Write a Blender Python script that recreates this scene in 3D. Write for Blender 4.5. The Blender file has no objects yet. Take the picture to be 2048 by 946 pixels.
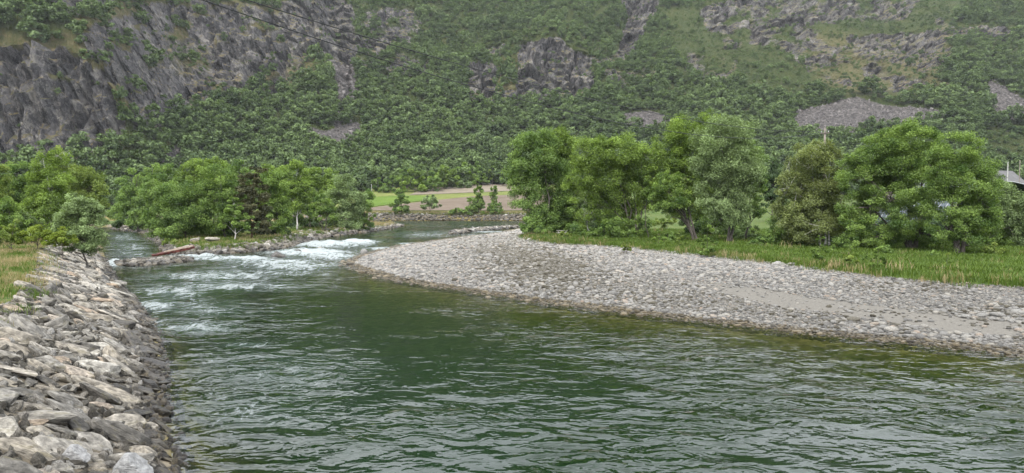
import bpy, bmesh, math, random
import numpy as np
from mathutils import Vector, Matrix

scene = bpy.context.scene
COL = scene.collection
RNG = np.random.default_rng(7)
random.seed(7)

# ------------------------------------------------------------------ camera
H_CAM = 6.0                       # metres above the river
F = 1365.0                        # focal length in photo pixels (2048 wide)
PITCH = math.atan(58.0 / F)       # looking slightly down
cam_d = bpy.data.cameras.new('camera')
cam_d.sensor_width = 36.0
cam_d.lens = 36.0 * F / 2048.0
cam_d.clip_start = 0.1
cam_d.clip_end = 6000.0
cam = bpy.data.objects.new('camera', cam_d)
COL.objects.link(cam)
cam.location = (0, 0, H_CAM)
cam.rotation_euler = (math.pi / 2 - PITCH, 0, 0)
scene.camera = cam

# ------------------------------------------------------------------ world, sun, exposure
SUN_EL, SUN_AZ = math.radians(52), math.radians(200)   # azimuth clockwise from +Y
world = bpy.data.worlds.new('World')
scene.world = world
world.use_nodes = True
wn, wl = world.node_tree.nodes, world.node_tree.links
wn.clear()
w_out = wn.new('ShaderNodeOutputWorld')
w_bg = wn.new('ShaderNodeBackground')
w_bg.inputs['Strength'].default_value = 0.1
w_sky = wn.new('ShaderNodeTexSky')
w_sky.sky_type = 'NISHITA'
w_sky.sun_disc = False
w_sky.sun_elevation = SUN_EL
w_sky.sun_rotation = SUN_AZ
w_tc = wn.new('ShaderNodeTexCoord')
w_noise = wn.new('ShaderNodeTexNoise')
w_noise.inputs['Scale'].default_value = 2.2
w_noise.inputs['Detail'].default_value = 6
w_ramp = wn.new('ShaderNodeValToRGB')
w_ramp.color_ramp.elements[0].position = 0.3
w_ramp.color_ramp.elements[0].color = (5.2, 5.5, 6.0, 1)
w_ramp.color_ramp.elements[1].position = 0.7
w_ramp.color_ramp.elements[1].color = (9.0, 9.2, 9.5, 1)
w_mix = wn.new('ShaderNodeMix')
w_mix.data_type = 'RGBA'
w_mix.inputs[0].default_value = 0.9           # cloud cover
wl.new(w_tc.outputs['Generated'], w_noise.inputs['Vector'])
wl.new(w_noise.outputs['Fac'], w_ramp.inputs['Fac'])
wl.new(w_sky.outputs['Color'], w_mix.inputs[6])
wl.new(w_ramp.outputs['Color'], w_mix.inputs[7])
wl.new(w_mix.outputs[2], w_bg.inputs['Color'])
wl.new(w_bg.outputs[0], w_out.inputs['Surface'])

sun_d = bpy.data.lights.new('sun', 'SUN')
sun_d.energy = 1.5
sun_d.angle = math.radians(10)
sun_d.color = (1.0, 0.96, 0.90)
sun = bpy.data.objects.new('sun', sun_d)
COL.objects.link(sun)
_sd = Vector((math.sin(SUN_AZ) * math.cos(SUN_EL), math.cos(SUN_AZ) * math.cos(SUN_EL), math.sin(SUN_EL)))
sun.rotation_euler = _sd.to_track_quat('Z', 'Y').to_euler()

vs = scene.view_settings
vs.view_transform = 'Standard'
vs.look = 'None'
vs.gamma = 1.0
vs.use_curve_mapping = False
vs.exposure = 1.72
scene.render.engine = 'CYCLES'
scene.cycles.use_denoising = True
scene.cycles.max_bounces = 8
scene.cycles.transparent_max_bounces = 12
scene.cycles.diffuse_bounces = 3
scene.cycles.glossy_bounces = 3
scene.cycles.transmission_bounces = 4
scene.cycles.volume_bounces = 0
scene.cycles.sample_clamp_indirect = 6.0

# ------------------------------------------------------------------ pixel helpers
CP, SP = math.cos(PITCH), math.sin(PITCH)

def ray(px, py):
    u = (np.asarray(px, float) - 1024.0) / F
    v = (473.0 - np.asarray(py, float)) / F
    # camera axes: right X, forward (0,CP,-SP), up (0,SP,CP)
    return u, CP + v * SP, -SP + v * CP

def at_z(px, py, z=0.0):
    """Point of a photo pixel on the level z."""
    dx, dy, dz = ray(px, py)
    t = (z - H_CAM) / dz
    return float(dx * t), float(dy * t)

def at_y(px, py, Y):
    """Point of a photo pixel at the distance Y."""
    dx, dy, dz = ray(px, py)
    t = Y / dy
    return float(dx * t), float(H_CAM + dz * t)

def project(X, Y, Z):
    zz = Z - H_CAM
    fw = Y * CP - zz * SP
    up = Y * SP + zz * CP
    fw = np.maximum(fw, 0.01)
    return 1024.0 + F * X / fw, 473.0 - F * up / fw

def smooth(a, b, x):
    t = np.clip((x - a) / (b - a), 0, 1)
    return t * t * (3 - 2 * t)

# ------------------------------------------------------------------ numpy noise
def _hash(ix, iy, iz, seed):
    h = (ix.astype(np.int64) * 374761393 + iy.astype(np.int64) * 668265263 + iz.astype(np.int64) * 2147483647 + seed * 974711) & 0xFFFFFFFF
    h = ((h ^ (h >> 13)) * 1274126177) & 0xFFFFFFFF
    h = ((h ^ (h >> 16)) * 2246822519) & 0xFFFFFFFF
    return (h ^ (h >> 15)) & 0xFFFFFFFF

def perlin(x, y, z=None, seed=0):
    x = np.asarray(x, float); y = np.asarray(y, float)
    z = np.zeros_like(x) + 0.37 if z is None else np.asarray(z, float)
    x, y, z = np.broadcast_arrays(x, y, z)
    ix, iy, iz = np.floor(x), np.floor(y), np.floor(z)
    fx, fy, fz = x - ix, y - iy, z - iz
    ux, uy, uz = [f * f * f * (f * (f * 6 - 15) + 10) for f in (fx, fy, fz)]
    out = 0
    for a in (0, 1):
        wx = ux if a else 1 - ux
        for b in (0, 1):
            wy = uy if b else 1 - uy
            for c in (0, 1):
                wz = uz if c else 1 - uz
                h = _hash(ix + a, iy + b, iz + c, seed)
                g1 = (h & 1023) / 511.5 - 1; g2 = ((h >> 10) & 1023) / 511.5 - 1; g3 = ((h >> 20) & 1023) / 511.5 - 1
                out = out + wx * wy * wz * (g1 * (fx - a) + g2 * (fy - b) + g3 * (fz - c))
    return out * 1.5

def fbm(x, y, z=None, octv=4, seed=0, gain=0.5):
    s, amp, tot, f = 0, 1.0, 0.0, 1.0
    for o in range(octv):
        s = s + amp * perlin(x * f, y * f, None if z is None else z * f, seed + o * 17)
        tot += amp; amp *= gain; f *= 2.03
    return s / tot

def worley(x, y, z, seed=0):
    ix, iy, iz = np.floor(x), np.floor(y), np.floor(z)
    d1 = np.full(x.shape, 9.0); val = np.zeros(x.shape)
    for a in (-1, 0, 1):
        for b in (-1, 0, 1):
            for c in (-1, 0, 1):
                h = _hash(ix + a, iy + b, iz + c, seed)
                px = ix + a + (h & 1023) / 1023; py = iy + b + ((h >> 10) & 1023) / 1023; pz = iz + c + ((h >> 20) & 1023) / 1023
                d = (px - x) ** 2 + (py - y) ** 2 + (pz - z) ** 2
                m = d < d1
                d1 = np.where(m, d, d1); val = np.where(m, (h & 4095) / 4095, val)
    return np.sqrt(d1), val

# ------------------------------------------------------------------ mesh helpers
def tag(o, label=None, cat=None, group=None, kind=None):
    if label: o['label'] = label
    if cat: o['category'] = cat
    if group: o['group'] = group
    if kind: o['kind'] = kind
    return o

def empty(name, loc, rz=0.0):
    o = bpy.data.objects.new(name, None)
    COL.objects.link(o)
    o.location = loc
    o.rotation_euler = (0, 0, rz)
    o.empty_display_size = 0.2
    return o

def np_mesh(name, V, faces_n, idx, mats, smooth_=True, attrs=None, mat_idx=None):
    """V (n,3); faces all of faces_n corners, idx flat."""
    me = bpy.data.meshes.new(name)
    V = np.ascontiguousarray(V, dtype=np.float32)
    idx = np.ascontiguousarray(idx, dtype=np.int32).ravel()
    nf = len(idx) // faces_n
    me.vertices.add(len(V)); me.vertices.foreach_set('co', V.ravel())
    me.loops.add(len(idx)); me.loops.foreach_set('vertex_index', idx)
    me.polygons.add(nf)
    me.polygons.foreach_set('loop_start', np.arange(0, nf * faces_n, faces_n, dtype=np.int32))
    try:
        me.polygons.foreach_set('loop_total', np.full(nf, faces_n, dtype=np.int32))
    except Exception:
        pass
    me.polygons.foreach_set('use_smooth', np.full(nf, smooth_, dtype=bool))
    if mat_idx is not None:
        me.polygons.foreach_set('material_index', np.asarray(mat_idx, dtype=np.int32))
    for m in (mats if isinstance(mats, (list, tuple)) else [mats]):
        me.materials.append(m)
    for k, a in (attrs or {}).items():
        a = np.asarray(a, dtype=np.float32)
        if a.ndim == 1:
            me.attributes.new(k, 'FLOAT', 'POINT').data.foreach_set('value', a)
        else:
            me.attributes.new(k, 'FLOAT_VECTOR', 'POINT').data.foreach_set('vector', a.ravel())
    me.update(calc_edges=True)
    me.validate()
    return me

def link(name, me, parent=None, loc=(0, 0, 0)):
    o = bpy.data.objects.new(name, me)
    COL.objects.link(o)
    o.location = loc
    if parent is not None:
        o.parent = parent
    return o

def grid_idx(nr, nc):
    i = np.arange(nr * nc).reshape(nr, nc)
    return np.stack([i[:-1, :-1], i[:-1, 1:], i[1:, 1:], i[1:, :-1]], -1).reshape(-1, 4)

class MB:
    """collects boxes, tubes and polygons into one mesh"""
    def __init__(s): s.v = []; s.f = []
    def add(s, vs, fs):
        n = len(s.v); s.v += [tuple(p) for p in vs]; s.f += [tuple(i + n for i in f) for f in fs]
    def box(s, c, d, rot=None):
        x, y, z = d[0] / 2, d[1] / 2, d[2] / 2
        P = [Vector((a * x, b * y, e * z)) for a in (-1, 1) for b in (-1, 1) for e in (-1, 1)]
        if rot is not None: P = [rot @ p for p in P]
        P = [p + Vector(c) for p in P]
        s.add(P, [(0, 1, 3, 2), (4, 6, 7, 5), (0, 4, 5, 1), (2, 3, 7, 6), (0, 2, 6, 4), (1, 5, 7, 3)])
    def tube(s, pts, rad, n=6, cap=True):
        pts = [Vector(p) for p in pts]
        rings = []
        for i, p in enumerate(pts):
            t = (pts[min(i + 1, len(pts) - 1)] - pts[max(i - 1, 0)])
            t = t.normalized() if t.length > 1e-6 else Vector((0, 0, 1))
            a = t.cross(Vector((0, 0, 1)) if abs(t.z) < 0.9 else Vector((1, 0, 0))).normalized()
            b = t.cross(a)
            r = rad[i] if isinstance(rad, (list, tuple)) else rad
            rings.append([p + a * (r * math.cos(2 * math.pi * k / n)) + b * (r * math.sin(2 * math.pi * k / n)) for k in range(n)])
        vs = [q for r in rings for q in r]; fs = []
        for i in range(len(pts) - 1):
            for k in range(n):
                fs.append((i * n + k, i * n + (k + 1) % n, (i + 1) * n + (k + 1) % n, (i + 1) * n + k))
        if cap:
            fs.append(tuple(range(n))[::-1]); fs.append(tuple(range((len(pts) - 1) * n, len(pts) * n)))
        s.add(vs, fs)
    def mesh(s, name, mat, smooth_=False):
        me = bpy.data.meshes.new(name)
        me.from_pydata(s.v, [], s.f)
        me.materials.append(mat)
        if smooth_:
            me.polygons.foreach_set('use_smooth', [True] * len(me.polygons))
        me.update()
        return me
    def build(s, name, mat, parent=None, smooth_=False, loc=(0, 0, 0)):
        return link(name, s.mesh(name, mat, smooth_), parent, loc)

# ------------------------------------------------------------------ material helpers
class NT:
    def __init__(s, name):
        s.m = bpy.data.materials.new(name); s.m.use_nodes = True
        s.t = s.m.node_tree; s.t.nodes.clear()
        s.out = s.n('ShaderNodeOutputMaterial')
    def n(s, kind, **kw):
        x = s.t.nodes.new(kind)
        for k, v in kw.items(): setattr(x, k, v)
        return x
    def l(s, a, b): s.t.links.new(a, b)
    def val(s, sock, v):
        if isinstance(v, bpy.types.NodeSocket): s.l(v, sock)
        else: sock.default_value = v
    def attr(s, name, kind='GEOMETRY'):
        a = s.n('ShaderNodeAttribute', attribute_type=kind); a.attribute_name = name
        return a.outputs['Fac']
    def pos(s): return s.n('ShaderNodeNewGeometry').outputs['Position']
    def obj(s): return s.n('ShaderNodeTexCoord').outputs['Object']
    def rnd(s): return s.n('ShaderNodeObjectInfo').outputs['Random']
    def mapping(s, vec, scale=(1, 1, 1), rot=(0, 0, 0)):
        m = s.n('ShaderNodeMapping'); s.l(vec, m.inputs['Vector'])
        m.inputs['Scale'].default_value = scale; m.inputs['Rotation'].default_value = rot
        return m.outputs[0]
    def noise(s, vec, scale, detail=4, rough=0.55, dist=0.0):
        x = s.n('ShaderNodeTexNoise')
        s.l(vec, x.inputs['Vector']); s.val(x.inputs['Scale'], scale); x.inputs['Detail'].default_value = detail
        x.inputs['Roughness'].default_value = rough; x.inputs['Distortion'].default_value = dist
        return x.outputs['Fac']
    def voronoi(s, vec, scale, feature='F1', out='Distance'):
        x = s.n('ShaderNodeTexVoronoi', feature=feature)
        s.l(vec, x.inputs['Vector']); x.inputs['Scale'].default_value = scale
        return x.outputs[out]
    def math(s, op, a, b=0.0, c=0.0, clamp=False):
        x = s.n('ShaderNodeMath', operation=op, use_clamp=clamp)
        s.val(x.inputs[0], a); s.val(x.inputs[1], b); s.val(x.inputs[2], c)
        return x.outputs[0]
    def ramp(s, fac, stops, interp='LINEAR'):
        x = s.n('ShaderNodeValToRGB'); cr = x.color_ramp; cr.interpolation = interp
        while len(cr.elements) < len(stops): cr.elements.new(0.5)
        for e, (p, c) in zip(cr.elements, stops):
            e.position = p; e.color = (c, c, c, 1) if not isinstance(c, (tuple, list)) else (*c[:3], 1)
        s.val(x.inputs['Fac'], fac)
        return x.outputs['Color']
    def mix(s, fac, a, b, blend='MIX'):
        x = s.n('ShaderNodeMix', data_type='RGBA', blend_type=blend)
        s.val(x.inputs[0], fac)
        for sock, v in ((x.inputs[6], a), (x.inputs[7], b)):
            if isinstance(v, (tuple, list)): v = (*v[:3], 1)
            s.val(sock, v)
        return x.outputs[2]
    def bump(s, h, strength=0.5, dist=0.1, normal=None):
        x = s.n('ShaderNodeBump'); s.l(h, x.inputs['Height'])
        s.val(x.inputs['Strength'], strength); x.inputs['Distance'].default_value = dist
        if normal is not None: s.l(normal, x.inputs['Normal'])
        return x.outputs[0]
    def principled(s, col, rough=0.8, normal=None, spec=0.3, metal=0.0):
        p = s.n('ShaderNodeBsdfPrincipled')
        if isinstance(col, (tuple, list)): col = (*col[:3], 1)
        s.val(p.inputs['Base Color'], col); s.val(p.inputs['Roughness'], rough)
        p.inputs['Specular IOR Level'].default_value = spec; p.inputs['Metallic'].default_value = metal
        if normal is not None: s.l(normal, p.inputs['Normal'])
        s.l(p.outputs[0], s.out.inputs['Surface'])
        return p

def leaf_mat(name, dark, light, trans=0.35, instanced=False):
    n = NT(name)
    t = n.attr('tint')
    if instanced:
        own = n.math('MULTIPLY', n.rnd(), 0.5)
        if name == 'hillside_leaves': own = n.math('ADD', n.math('MULTIPLY', n.attr('tone', 'INSTANCER'), 0.42), n.math('MULTIPLY', n.rnd(), 0.22))
        t = n.math('ADD', n.math('MULTIPLY', t, 0.62), n.math('SUBTRACT', own, 0.08))
    col = n.ramp(t, [(0.0, dark), (1.0, light)])
    d = n.n('ShaderNodeBsdfDiffuse'); n.l(col, d.inputs['Color'])
    tr = n.n('ShaderNodeBsdfTranslucent')
    tc = n.mix(1.0, col, (1.0, 1.0, 0.55), 'MULTIPLY'); n.l(tc, tr.inputs['Color'])
    m1 = n.n('ShaderNodeMixShader'); m1.inputs[0].default_value = trans
    n.l(d.outputs[0], m1.inputs[1]); n.l(tr.outputs[0], m1.inputs[2])
    g = n.n('ShaderNodeBsdfGlossy'); g.inputs['Roughness'].default_value = 0.5
    g.inputs['Color'].default_value = (0.6, 0.65, 0.6, 1)
    m2 = n.n('ShaderNodeMixShader'); m2.inputs[0].default_value = 0.03
    n.l(m1.outputs[0], m2.inputs[1]); n.l(g.outputs[0], m2.inputs[2])
    n.l(m2.outputs[0], n.out.inputs['Surface'])
    return n.m

def bark_mat(name, a, b, birch=False):
    n = NT(name)
    p = n.obj()
    f = n.noise(n.mapping(p, (6, 6, 1.2)), 2.0, 5, 0.65)
    col = n.ramp(f, [(0.3, a), (0.7, b)])
    if birch:
        k = n.noise(n.mapping(p, (1.2, 1.2, 5)), 2.2, 3, 0.6)
        col = n.mix(n.ramp(k, [(0.56, 0.0), (0.62, 1.0)]), col, (0.05, 0.045, 0.04))
    n.principled(col, 0.9, n.bump(f, 0.6, 0.05), 0.15)
    return n.m

def rock_mat(name, stops, wet=False, speck=0.35, scale=3.0, moss=0.0):
    n = NT(name)
    p = n.obj()
    base = n.ramp(n.rnd(), stops)
    f = n.noise(p, scale, 6, 0.65)
    g = n.noise(p, scale * 6, 4, 0.7)
    col = n.mix(min(1.0, speck * 1.5), base, n.ramp(f, [(0.32, 0.12), (0.5, 0.5), (0.68, 0.92)]), 'OVERLAY')
    st = n.noise(n.mapping(p, (0.7, 0.9, 4.0), (0.3, 0.2, 0)), scale * 1.2, 4, 0.7)
    col = n.mix(speck, col, n.ramp(st, [(0.35, 0.25), (0.5, 0.5), (0.65, 0.75)]), 'OVERLAY')
    col = n.mix(n.ramp(g, [(0.55, 0.0), (0.75, 0.35)]), col, (0.09, 0.085, 0.08))
    if moss:
        k = n.noise(p, scale * 0.8, 3, 0.6)
        col = n.mix(n.ramp(k, [(0.56, 0.0), (0.66, moss)]), col, (0.10, 0.085, 0.025))
    h = n.math('ADD', n.math('ADD', f, n.math('MULTIPLY', st, 0.6)), n.math('MULTIPLY', g, 0.4))
    n.principled(col, 0.35 if wet else 0.85, n.bump(h, 0.9, 0.12), 0.5 if wet else 0.2)
    return n.m

def plain_mat(name, col, rough=0.7, var=0.25, scale=4.0, metal=0.0):
    n = NT(name)
    f = n.noise(n.obj(), scale, 5, 0.6)
    c = n.mix(n.ramp(f, [(0.35, 0.0), (0.75, 1.0)]), tuple(x * (1 - var) for x in col), tuple(min(1, x * (1 + var)) for x in col))
    n.principled(c, rough, n.bump(f, 0.25, 0.02), 0.3, metal)
    return n.m

M = {}
M['birch'] = leaf_mat('birch_leaves', (0.0688, 0.115, 0.0213), (0.275, 0.3937, 0.0775), 0.4)
M['yellowbirch'] = leaf_mat('yellowish_leaves', (0.075, 0.0975, 0.0275), (0.2625, 0.3125, 0.1063), 0.4)
M['alder'] = leaf_mat('alder_leaves', (0.061, 0.1144, 0.0275), (0.2288, 0.3355, 0.0839), 0.35)
M['maple'] = leaf_mat('maple_leaves', (0.05, 0.098, 0.02), (0.235, 0.34, 0.078), 0.35)
M['lime'] = leaf_mat('bright_leaves', (0.075, 0.12, 0.022), (0.28, 0.36, 0.085), 0.42)
M['willow'] = leaf_mat('willow_leaves', (0.0875, 0.125, 0.0475), (0.2937, 0.3937, 0.1688), 0.3)
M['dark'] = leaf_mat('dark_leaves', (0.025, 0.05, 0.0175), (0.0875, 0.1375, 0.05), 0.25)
M['deadpine'] = leaf_mat('brown_needles', (0.038, 0.044, 0.02), (0.12, 0.118, 0.055), 0.2)
M['bushlime'] = leaf_mat('yellow_green_bush_leaves', (0.0854, 0.1342, 0.0146), (0.2928, 0.366, 0.0549), 0.42)
M['forest'] = leaf_mat('hillside_leaves', (0.019, 0.042, 0.015), (0.155, 0.22, 0.078), 0.25, True)
M['grass'] = leaf_mat('grass_blades', (0.034, 0.072, 0.009), (0.125, 0.185, 0.026), 0.35, True)
M['drygrass'] = leaf_mat('dry_grass_blades', (0.16, 0.15, 0.05), (0.42, 0.32, 0.20), 0.35, True)
M['bark'] = bark_mat('grey_bark', (0.035, 0.03, 0.025), (0.13, 0.115, 0.10))
M['birchbark'] = bark_mat('birch_bark', (0.38, 0.36, 0.33), (0.62, 0.60, 0.56), True)
M['pinebark'] = bark_mat('pine_bark', (0.065, 0.043, 0.03), (0.15, 0.095, 0.062))
GREYS = [(0.0, (0.085, 0.079, 0.070)), (0.22, (0.165, 0.155, 0.137)), (0.5, (0.255, 0.240, 0.212)), (0.72, (0.26, 0.232, 0.188)), (0.86, (0.35, 0.332, 0.292)), (0.95, (0.285, 0.222, 0.163)), (1.0, (0.39, 0.375, 0.345))]
M['riprap'] = rock_mat('quarried_rock', GREYS, speck=0.55, scale=2.2, moss=0.45)
M['wetrock'] = rock_mat('wet_rock', [(0, (0.025, 0.022, 0.02)), (0.6, (0.06, 0.052, 0.042)), (1, (0.12, 0.10, 0.07))], True, 0.5, 2.5, 0.5)
M['whiterock'] = rock_mat('white_rock', [(0, (0.29, 0.29, 0.285)), (1, (0.36, 0.355, 0.35))], False, 0.3, 3)
M['cobble'] = rock_mat('river_cobble', [(0, (0.1022, 0.09901, 0.09167)), (0.25, (0.2045, 0.198, 0.1854)), (0.7, (0.3229, 0.3119, 0.2895)), (0.92, (0.3552, 0.3301, 0.2863)), (1.0, (0.3552, 0.2821, 0.2238))], speck=0.35, scale=6)
M['browncobble'] = rock_mat('silty_cobble', [(0, (0.068, 0.0595, 0.0425)), (0.5, (0.1445, 0.1318, 0.102)), (1, (0.238, 0.2253, 0.1997))], speck=0.45, scale=6)
M['wetcobble'] = rock_mat('wet_cobble', [(0, (0.035, 0.028, 0.016)), (0.5, (0.10, 0.078, 0.042)), (1, (0.20, 0.16, 0.095))], True, 0.45, 5)
M['scree'] = rock_mat('scree_rock', [(0, (0.05, 0.046, 0.046)), (0.6, (0.12, 0.11, 0.108)), (1, (0.19, 0.175, 0.165))], speck=0.3, scale=2)
M['rubble'] = rock_mat('bank_rubble', [(0, (0.05, 0.045, 0.038)), (0.5, (0.14, 0.13, 0.11)), (0.85, (0.23, 0.21, 0.18)), (1, (0.34, 0.33, 0.31))], speck=0.45, scale=3, moss=0.3)
M['pole'] = plain_mat('weathered_pole_wood', (0.16, 0.14, 0.12), 0.9, 0.35, 3)
M['wire'] = plain_mat('power_line_metal', (0.018, 0.019, 0.02), 0.5, 0.1, 3, 0.3)
M['ceramic'] = plain_mat('insulator_ceramic', (0.55, 0.55, 0.53), 0.3, 0.1, 3)
M['table'] = plain_mat('weathered_table_wood', (0.42, 0.40, 0.36), 0.85, 0.25, 5)
M['redwood'] = plain_mat('red_wet_timber', (0.08, 0.021, 0.014), 0.6, 0.6, 3)
M['greywood'] = plain_mat('grey_weathered_timber', (0.20, 0.155, 0.12), 0.85, 0.35, 3)
M['wall'] = plain_mat('white_painted_wall', (0.15, 0.15, 0.147), 0.8, 0.08, 1)
M['roof'] = plain_mat('grey_slate_roof', (0.10, 0.098, 0.098), 0.85, 0.2, 1.5)
M['metalroof'] = plain_mat('corrugated_metal_roof', (0.07, 0.074, 0.08), 0.8, 0.15, 0.7, 0.0)
M['steel'] = plain_mat('galvanised_steel', (0.30, 0.31, 0.32), 0.5, 0.08, 3, 0.2)
M['tunnel'] = plain_mat('blue_grey_tunnel_sheet', (0.08, 0.10, 0.11), 0.6, 0.2, 0.8)
M['glass'] = plain_mat('dark_window_glass', (0.03, 0.035, 0.04), 0.15, 0.2, 2)
M['bale'] = plain_mat('white_bale_wrap', (0.78, 0.79, 0.80), 0.35, 0.05, 2)
M['soil'] = plain_mat('bare_orange_soil', (0.28, 0.21, 0.14), 0.95, 0.3, 0.8)
M['palepost'] = plain_mat('pale_post', (0.28, 0.28, 0.26), 0.8, 0.15, 3)

# ------------------------------------------------------------------ land and river outlines (world metres)
def W(*pts): return [at_z(px, py, 0) for px, py in pts]

LEFT_BANK = [(30, -60), (6, -25), (-1.0, -2), (-5.6, 10)] + W((350, 940), (330, 850), (322, 765), (318, 690), (298, 640), (268, 600), (238, 570), (218, 535), (207, 505), (203, 482)) + [(-95, 160), (-125, 190), (-180, 215), (-420, 240), (-700, 240), (-700, -60)]
BAR = [(70, -60), (46, 0)] + W((2600, 755), (2048, 706), (1800, 681), (1600, 661), (1400, 639), (1200, 616), (1000, 589), (800, 559), (720, 536), (700, 526), (712, 516), (745, 505), (800, 492), (900, 478), (1000, 466), (1045, 457)) + [(12, 222), (26, 250), (34, 300), (40, 334), (420, 334), (900, 320), (900, -60)]
PENINSULA = W((335, 505), (350, 509), (400, 511), (480, 505), (552, 500), (585, 491), (645, 474), (740, 463), (790, 455), (806, 451)) + [(-40, 236), (-90, 262), (-200, 285), (-420, 292), (-420, 258), (-180, 236), (-122, 212)] + W((225, 458), (262, 462), (288, 467), (322, 488))
FAR = [(-700, 320), (-420, 318), (-200, 322), (-66, 327), (-30, 330), (0, 329), (40, 331), (420, 333), (900, 320), (900, 900), (-700, 900)]
GRASS_EDGE = [(1.5, 113), (1.8, 106), (3.2, 100)] + [at_z(px, py, 1.0) for px, py in ((1092, 487), (1150, 491), (1250, 497), (1330, 506), (1420, 515), (1550, 530), (1680, 549), (1800, 563), (1900, 571), (2048, 581), (2300, 600), (2600, 620))] + [(60, 20), (90, -60)]
GRASS_RIGHT = GRASS_EDGE + [(900, -60), (900, 334), (40, 334), (34, 300), (27, 255), (14, 226), (7, 200), (5, 150), (4, 128)]
SMALL_BAR = W((240, 527), (275, 524), (320, 520), (372, 518), (378, 521), (330, 527), (270, 532), (245, 531))
WEIR = W((905, 468), (940, 464), (985, 460), (1035, 455), (1035, 453.5), (980, 457.5), (935, 461), (903, 465.5))

def sdist(X, Y, poly):
    """signed distance, positive inside"""
    P = np.asarray(poly, float)
    d2 = np.full(X.shape, 1e18); ins = np.zeros(X.shape, bool)
    for i in range(len(P)):
        a, b = P[i], P[(i + 1) % len(P)]
        e = b - a; L = e @ e + 1e-12
        t = np.clip(((X - a[0]) * e[0] + (Y - a[1]) * e[1]) / L, 0, 1)
        d2 = np.minimum(d2, (X - a[0] - t * e[0]) ** 2 + (Y - a[1] - t * e[1]) ** 2)
        c = ((a[1] > Y) != (b[1] > Y)) & (X < (b[0] - a[0]) * (Y - a[1]) / (b[1] - a[1] + 1e-12) + a[0])
        ins ^= c
    d = np.sqrt(d2)
    return np.where(ins, d, -d)

def land(X, Y):
    X = np.asarray(X, float); Y = np.asarray(Y, float)
    n1 = fbm(X / 9, Y / 9, None, 3, 5); n2 = fbm(X / 2.3, Y / 2.3, None, 3, 9)
    dl, db, dp, df = sdist(X, Y, LEFT_BANK), sdist(X, Y, BAR), sdist(X, Y, PENINSULA), sdist(X, Y, FAR)
    dg = sdist(X, Y, GRASS_RIGHT)
    db = db + n2 * 0.35
    ds = np.maximum(sdist(X, Y, SMALL_BAR), sdist(X, Y, WEIR))
    zl = np.minimum(dl * 0.46, 2.3 + 0.12 * n1) + np.clip(dl - 6, 0, 60) * 0.008
    zb = np.minimum(0.085 * np.maximum(db, 0) ** 0.9, 0.95 + 0.003 * np.clip(db, 0, 60)) + 0.10 * n1 * smooth(1, 6, db)
    zb = zb + smooth(-0.8, 1.2, dg) * 0.28 + np.clip((Y - 120) / 150, 0, 1) * 1.6 * smooth(0, 20, dg)
    rise = smooth(-10, 22, X - 0.44 * Y) * np.clip((Y - 88) / 60, 0, 1) * 5.5
    zb = zb + rise * smooth(0, 10, dg)
    zp = np.minimum(dp * 0.22, 0.75) + np.clip(dp - 4, 0, 30) * 0.012 + 0.08 * n1
    zf = np.minimum(df * 0.6, 3.0 + 0.15 * n1)
    ramp_ = 0.13 * np.maximum(0, Y - 338)
    zs = np.clip(ds * 0.3, -9, 0.18)
    z = np.full(X.shape, -9.0)
    for d, zz in ((dl, zl), (db, zb), (dp, zp), (df, zf)):
        z = np.maximum(z, np.where(d > 0, zz, -9.0))
    z = np.where((ds > 0), np.maximum(z, zs), z)
    dw = np.maximum.reduce([dl * 1.0, db, dp, df, ds])          # negative in water
    dep = np.minimum(0.072 * -db, 9) 
    dep = np.minimum.reduce([dep, 0.42 * -dl, 0.20 * -dp, 0.4 * -df, 0.22 * -ds])
    dep = 2.3 * (1 - np.exp(-np.maximum(dep, 0) / 2.0)) + 0.12 * n2 * smooth(0, 0.4, dep)
    z = np.where(dw > 0, z, -dep)
    z = z + np.where(dw > 0, ramp_, 0)
    return z, dict(l=dl, b=db, p=dp, f=df, g=dg, s=ds, w=dw)

def ground_z(X, Y):
    return land(np.atleast_1d(np.asarray(X, float)), np.atleast_1d(np.asarray(Y, float)))[0]

def gz(x, y): return float(ground_z(x, y)[0])

# ------------------------------------------------------------------ mountain surface
AZ = np.array([-1.6, -0.95, -0.75, -0.60, -0.45, -0.30, -0.10, 0.05, 0.25, 0.45, 0.65, 0.80, 1.1, 1.6])
FOOT = np.array([330., 330, 345, 370, 405, 440, 480, 482, 470, 450, 420, 400, 380, 380])
def poly_mask(px, py, poly, soft=8.0):
    return smooth(-soft, soft, sdist(px, py, poly))

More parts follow.
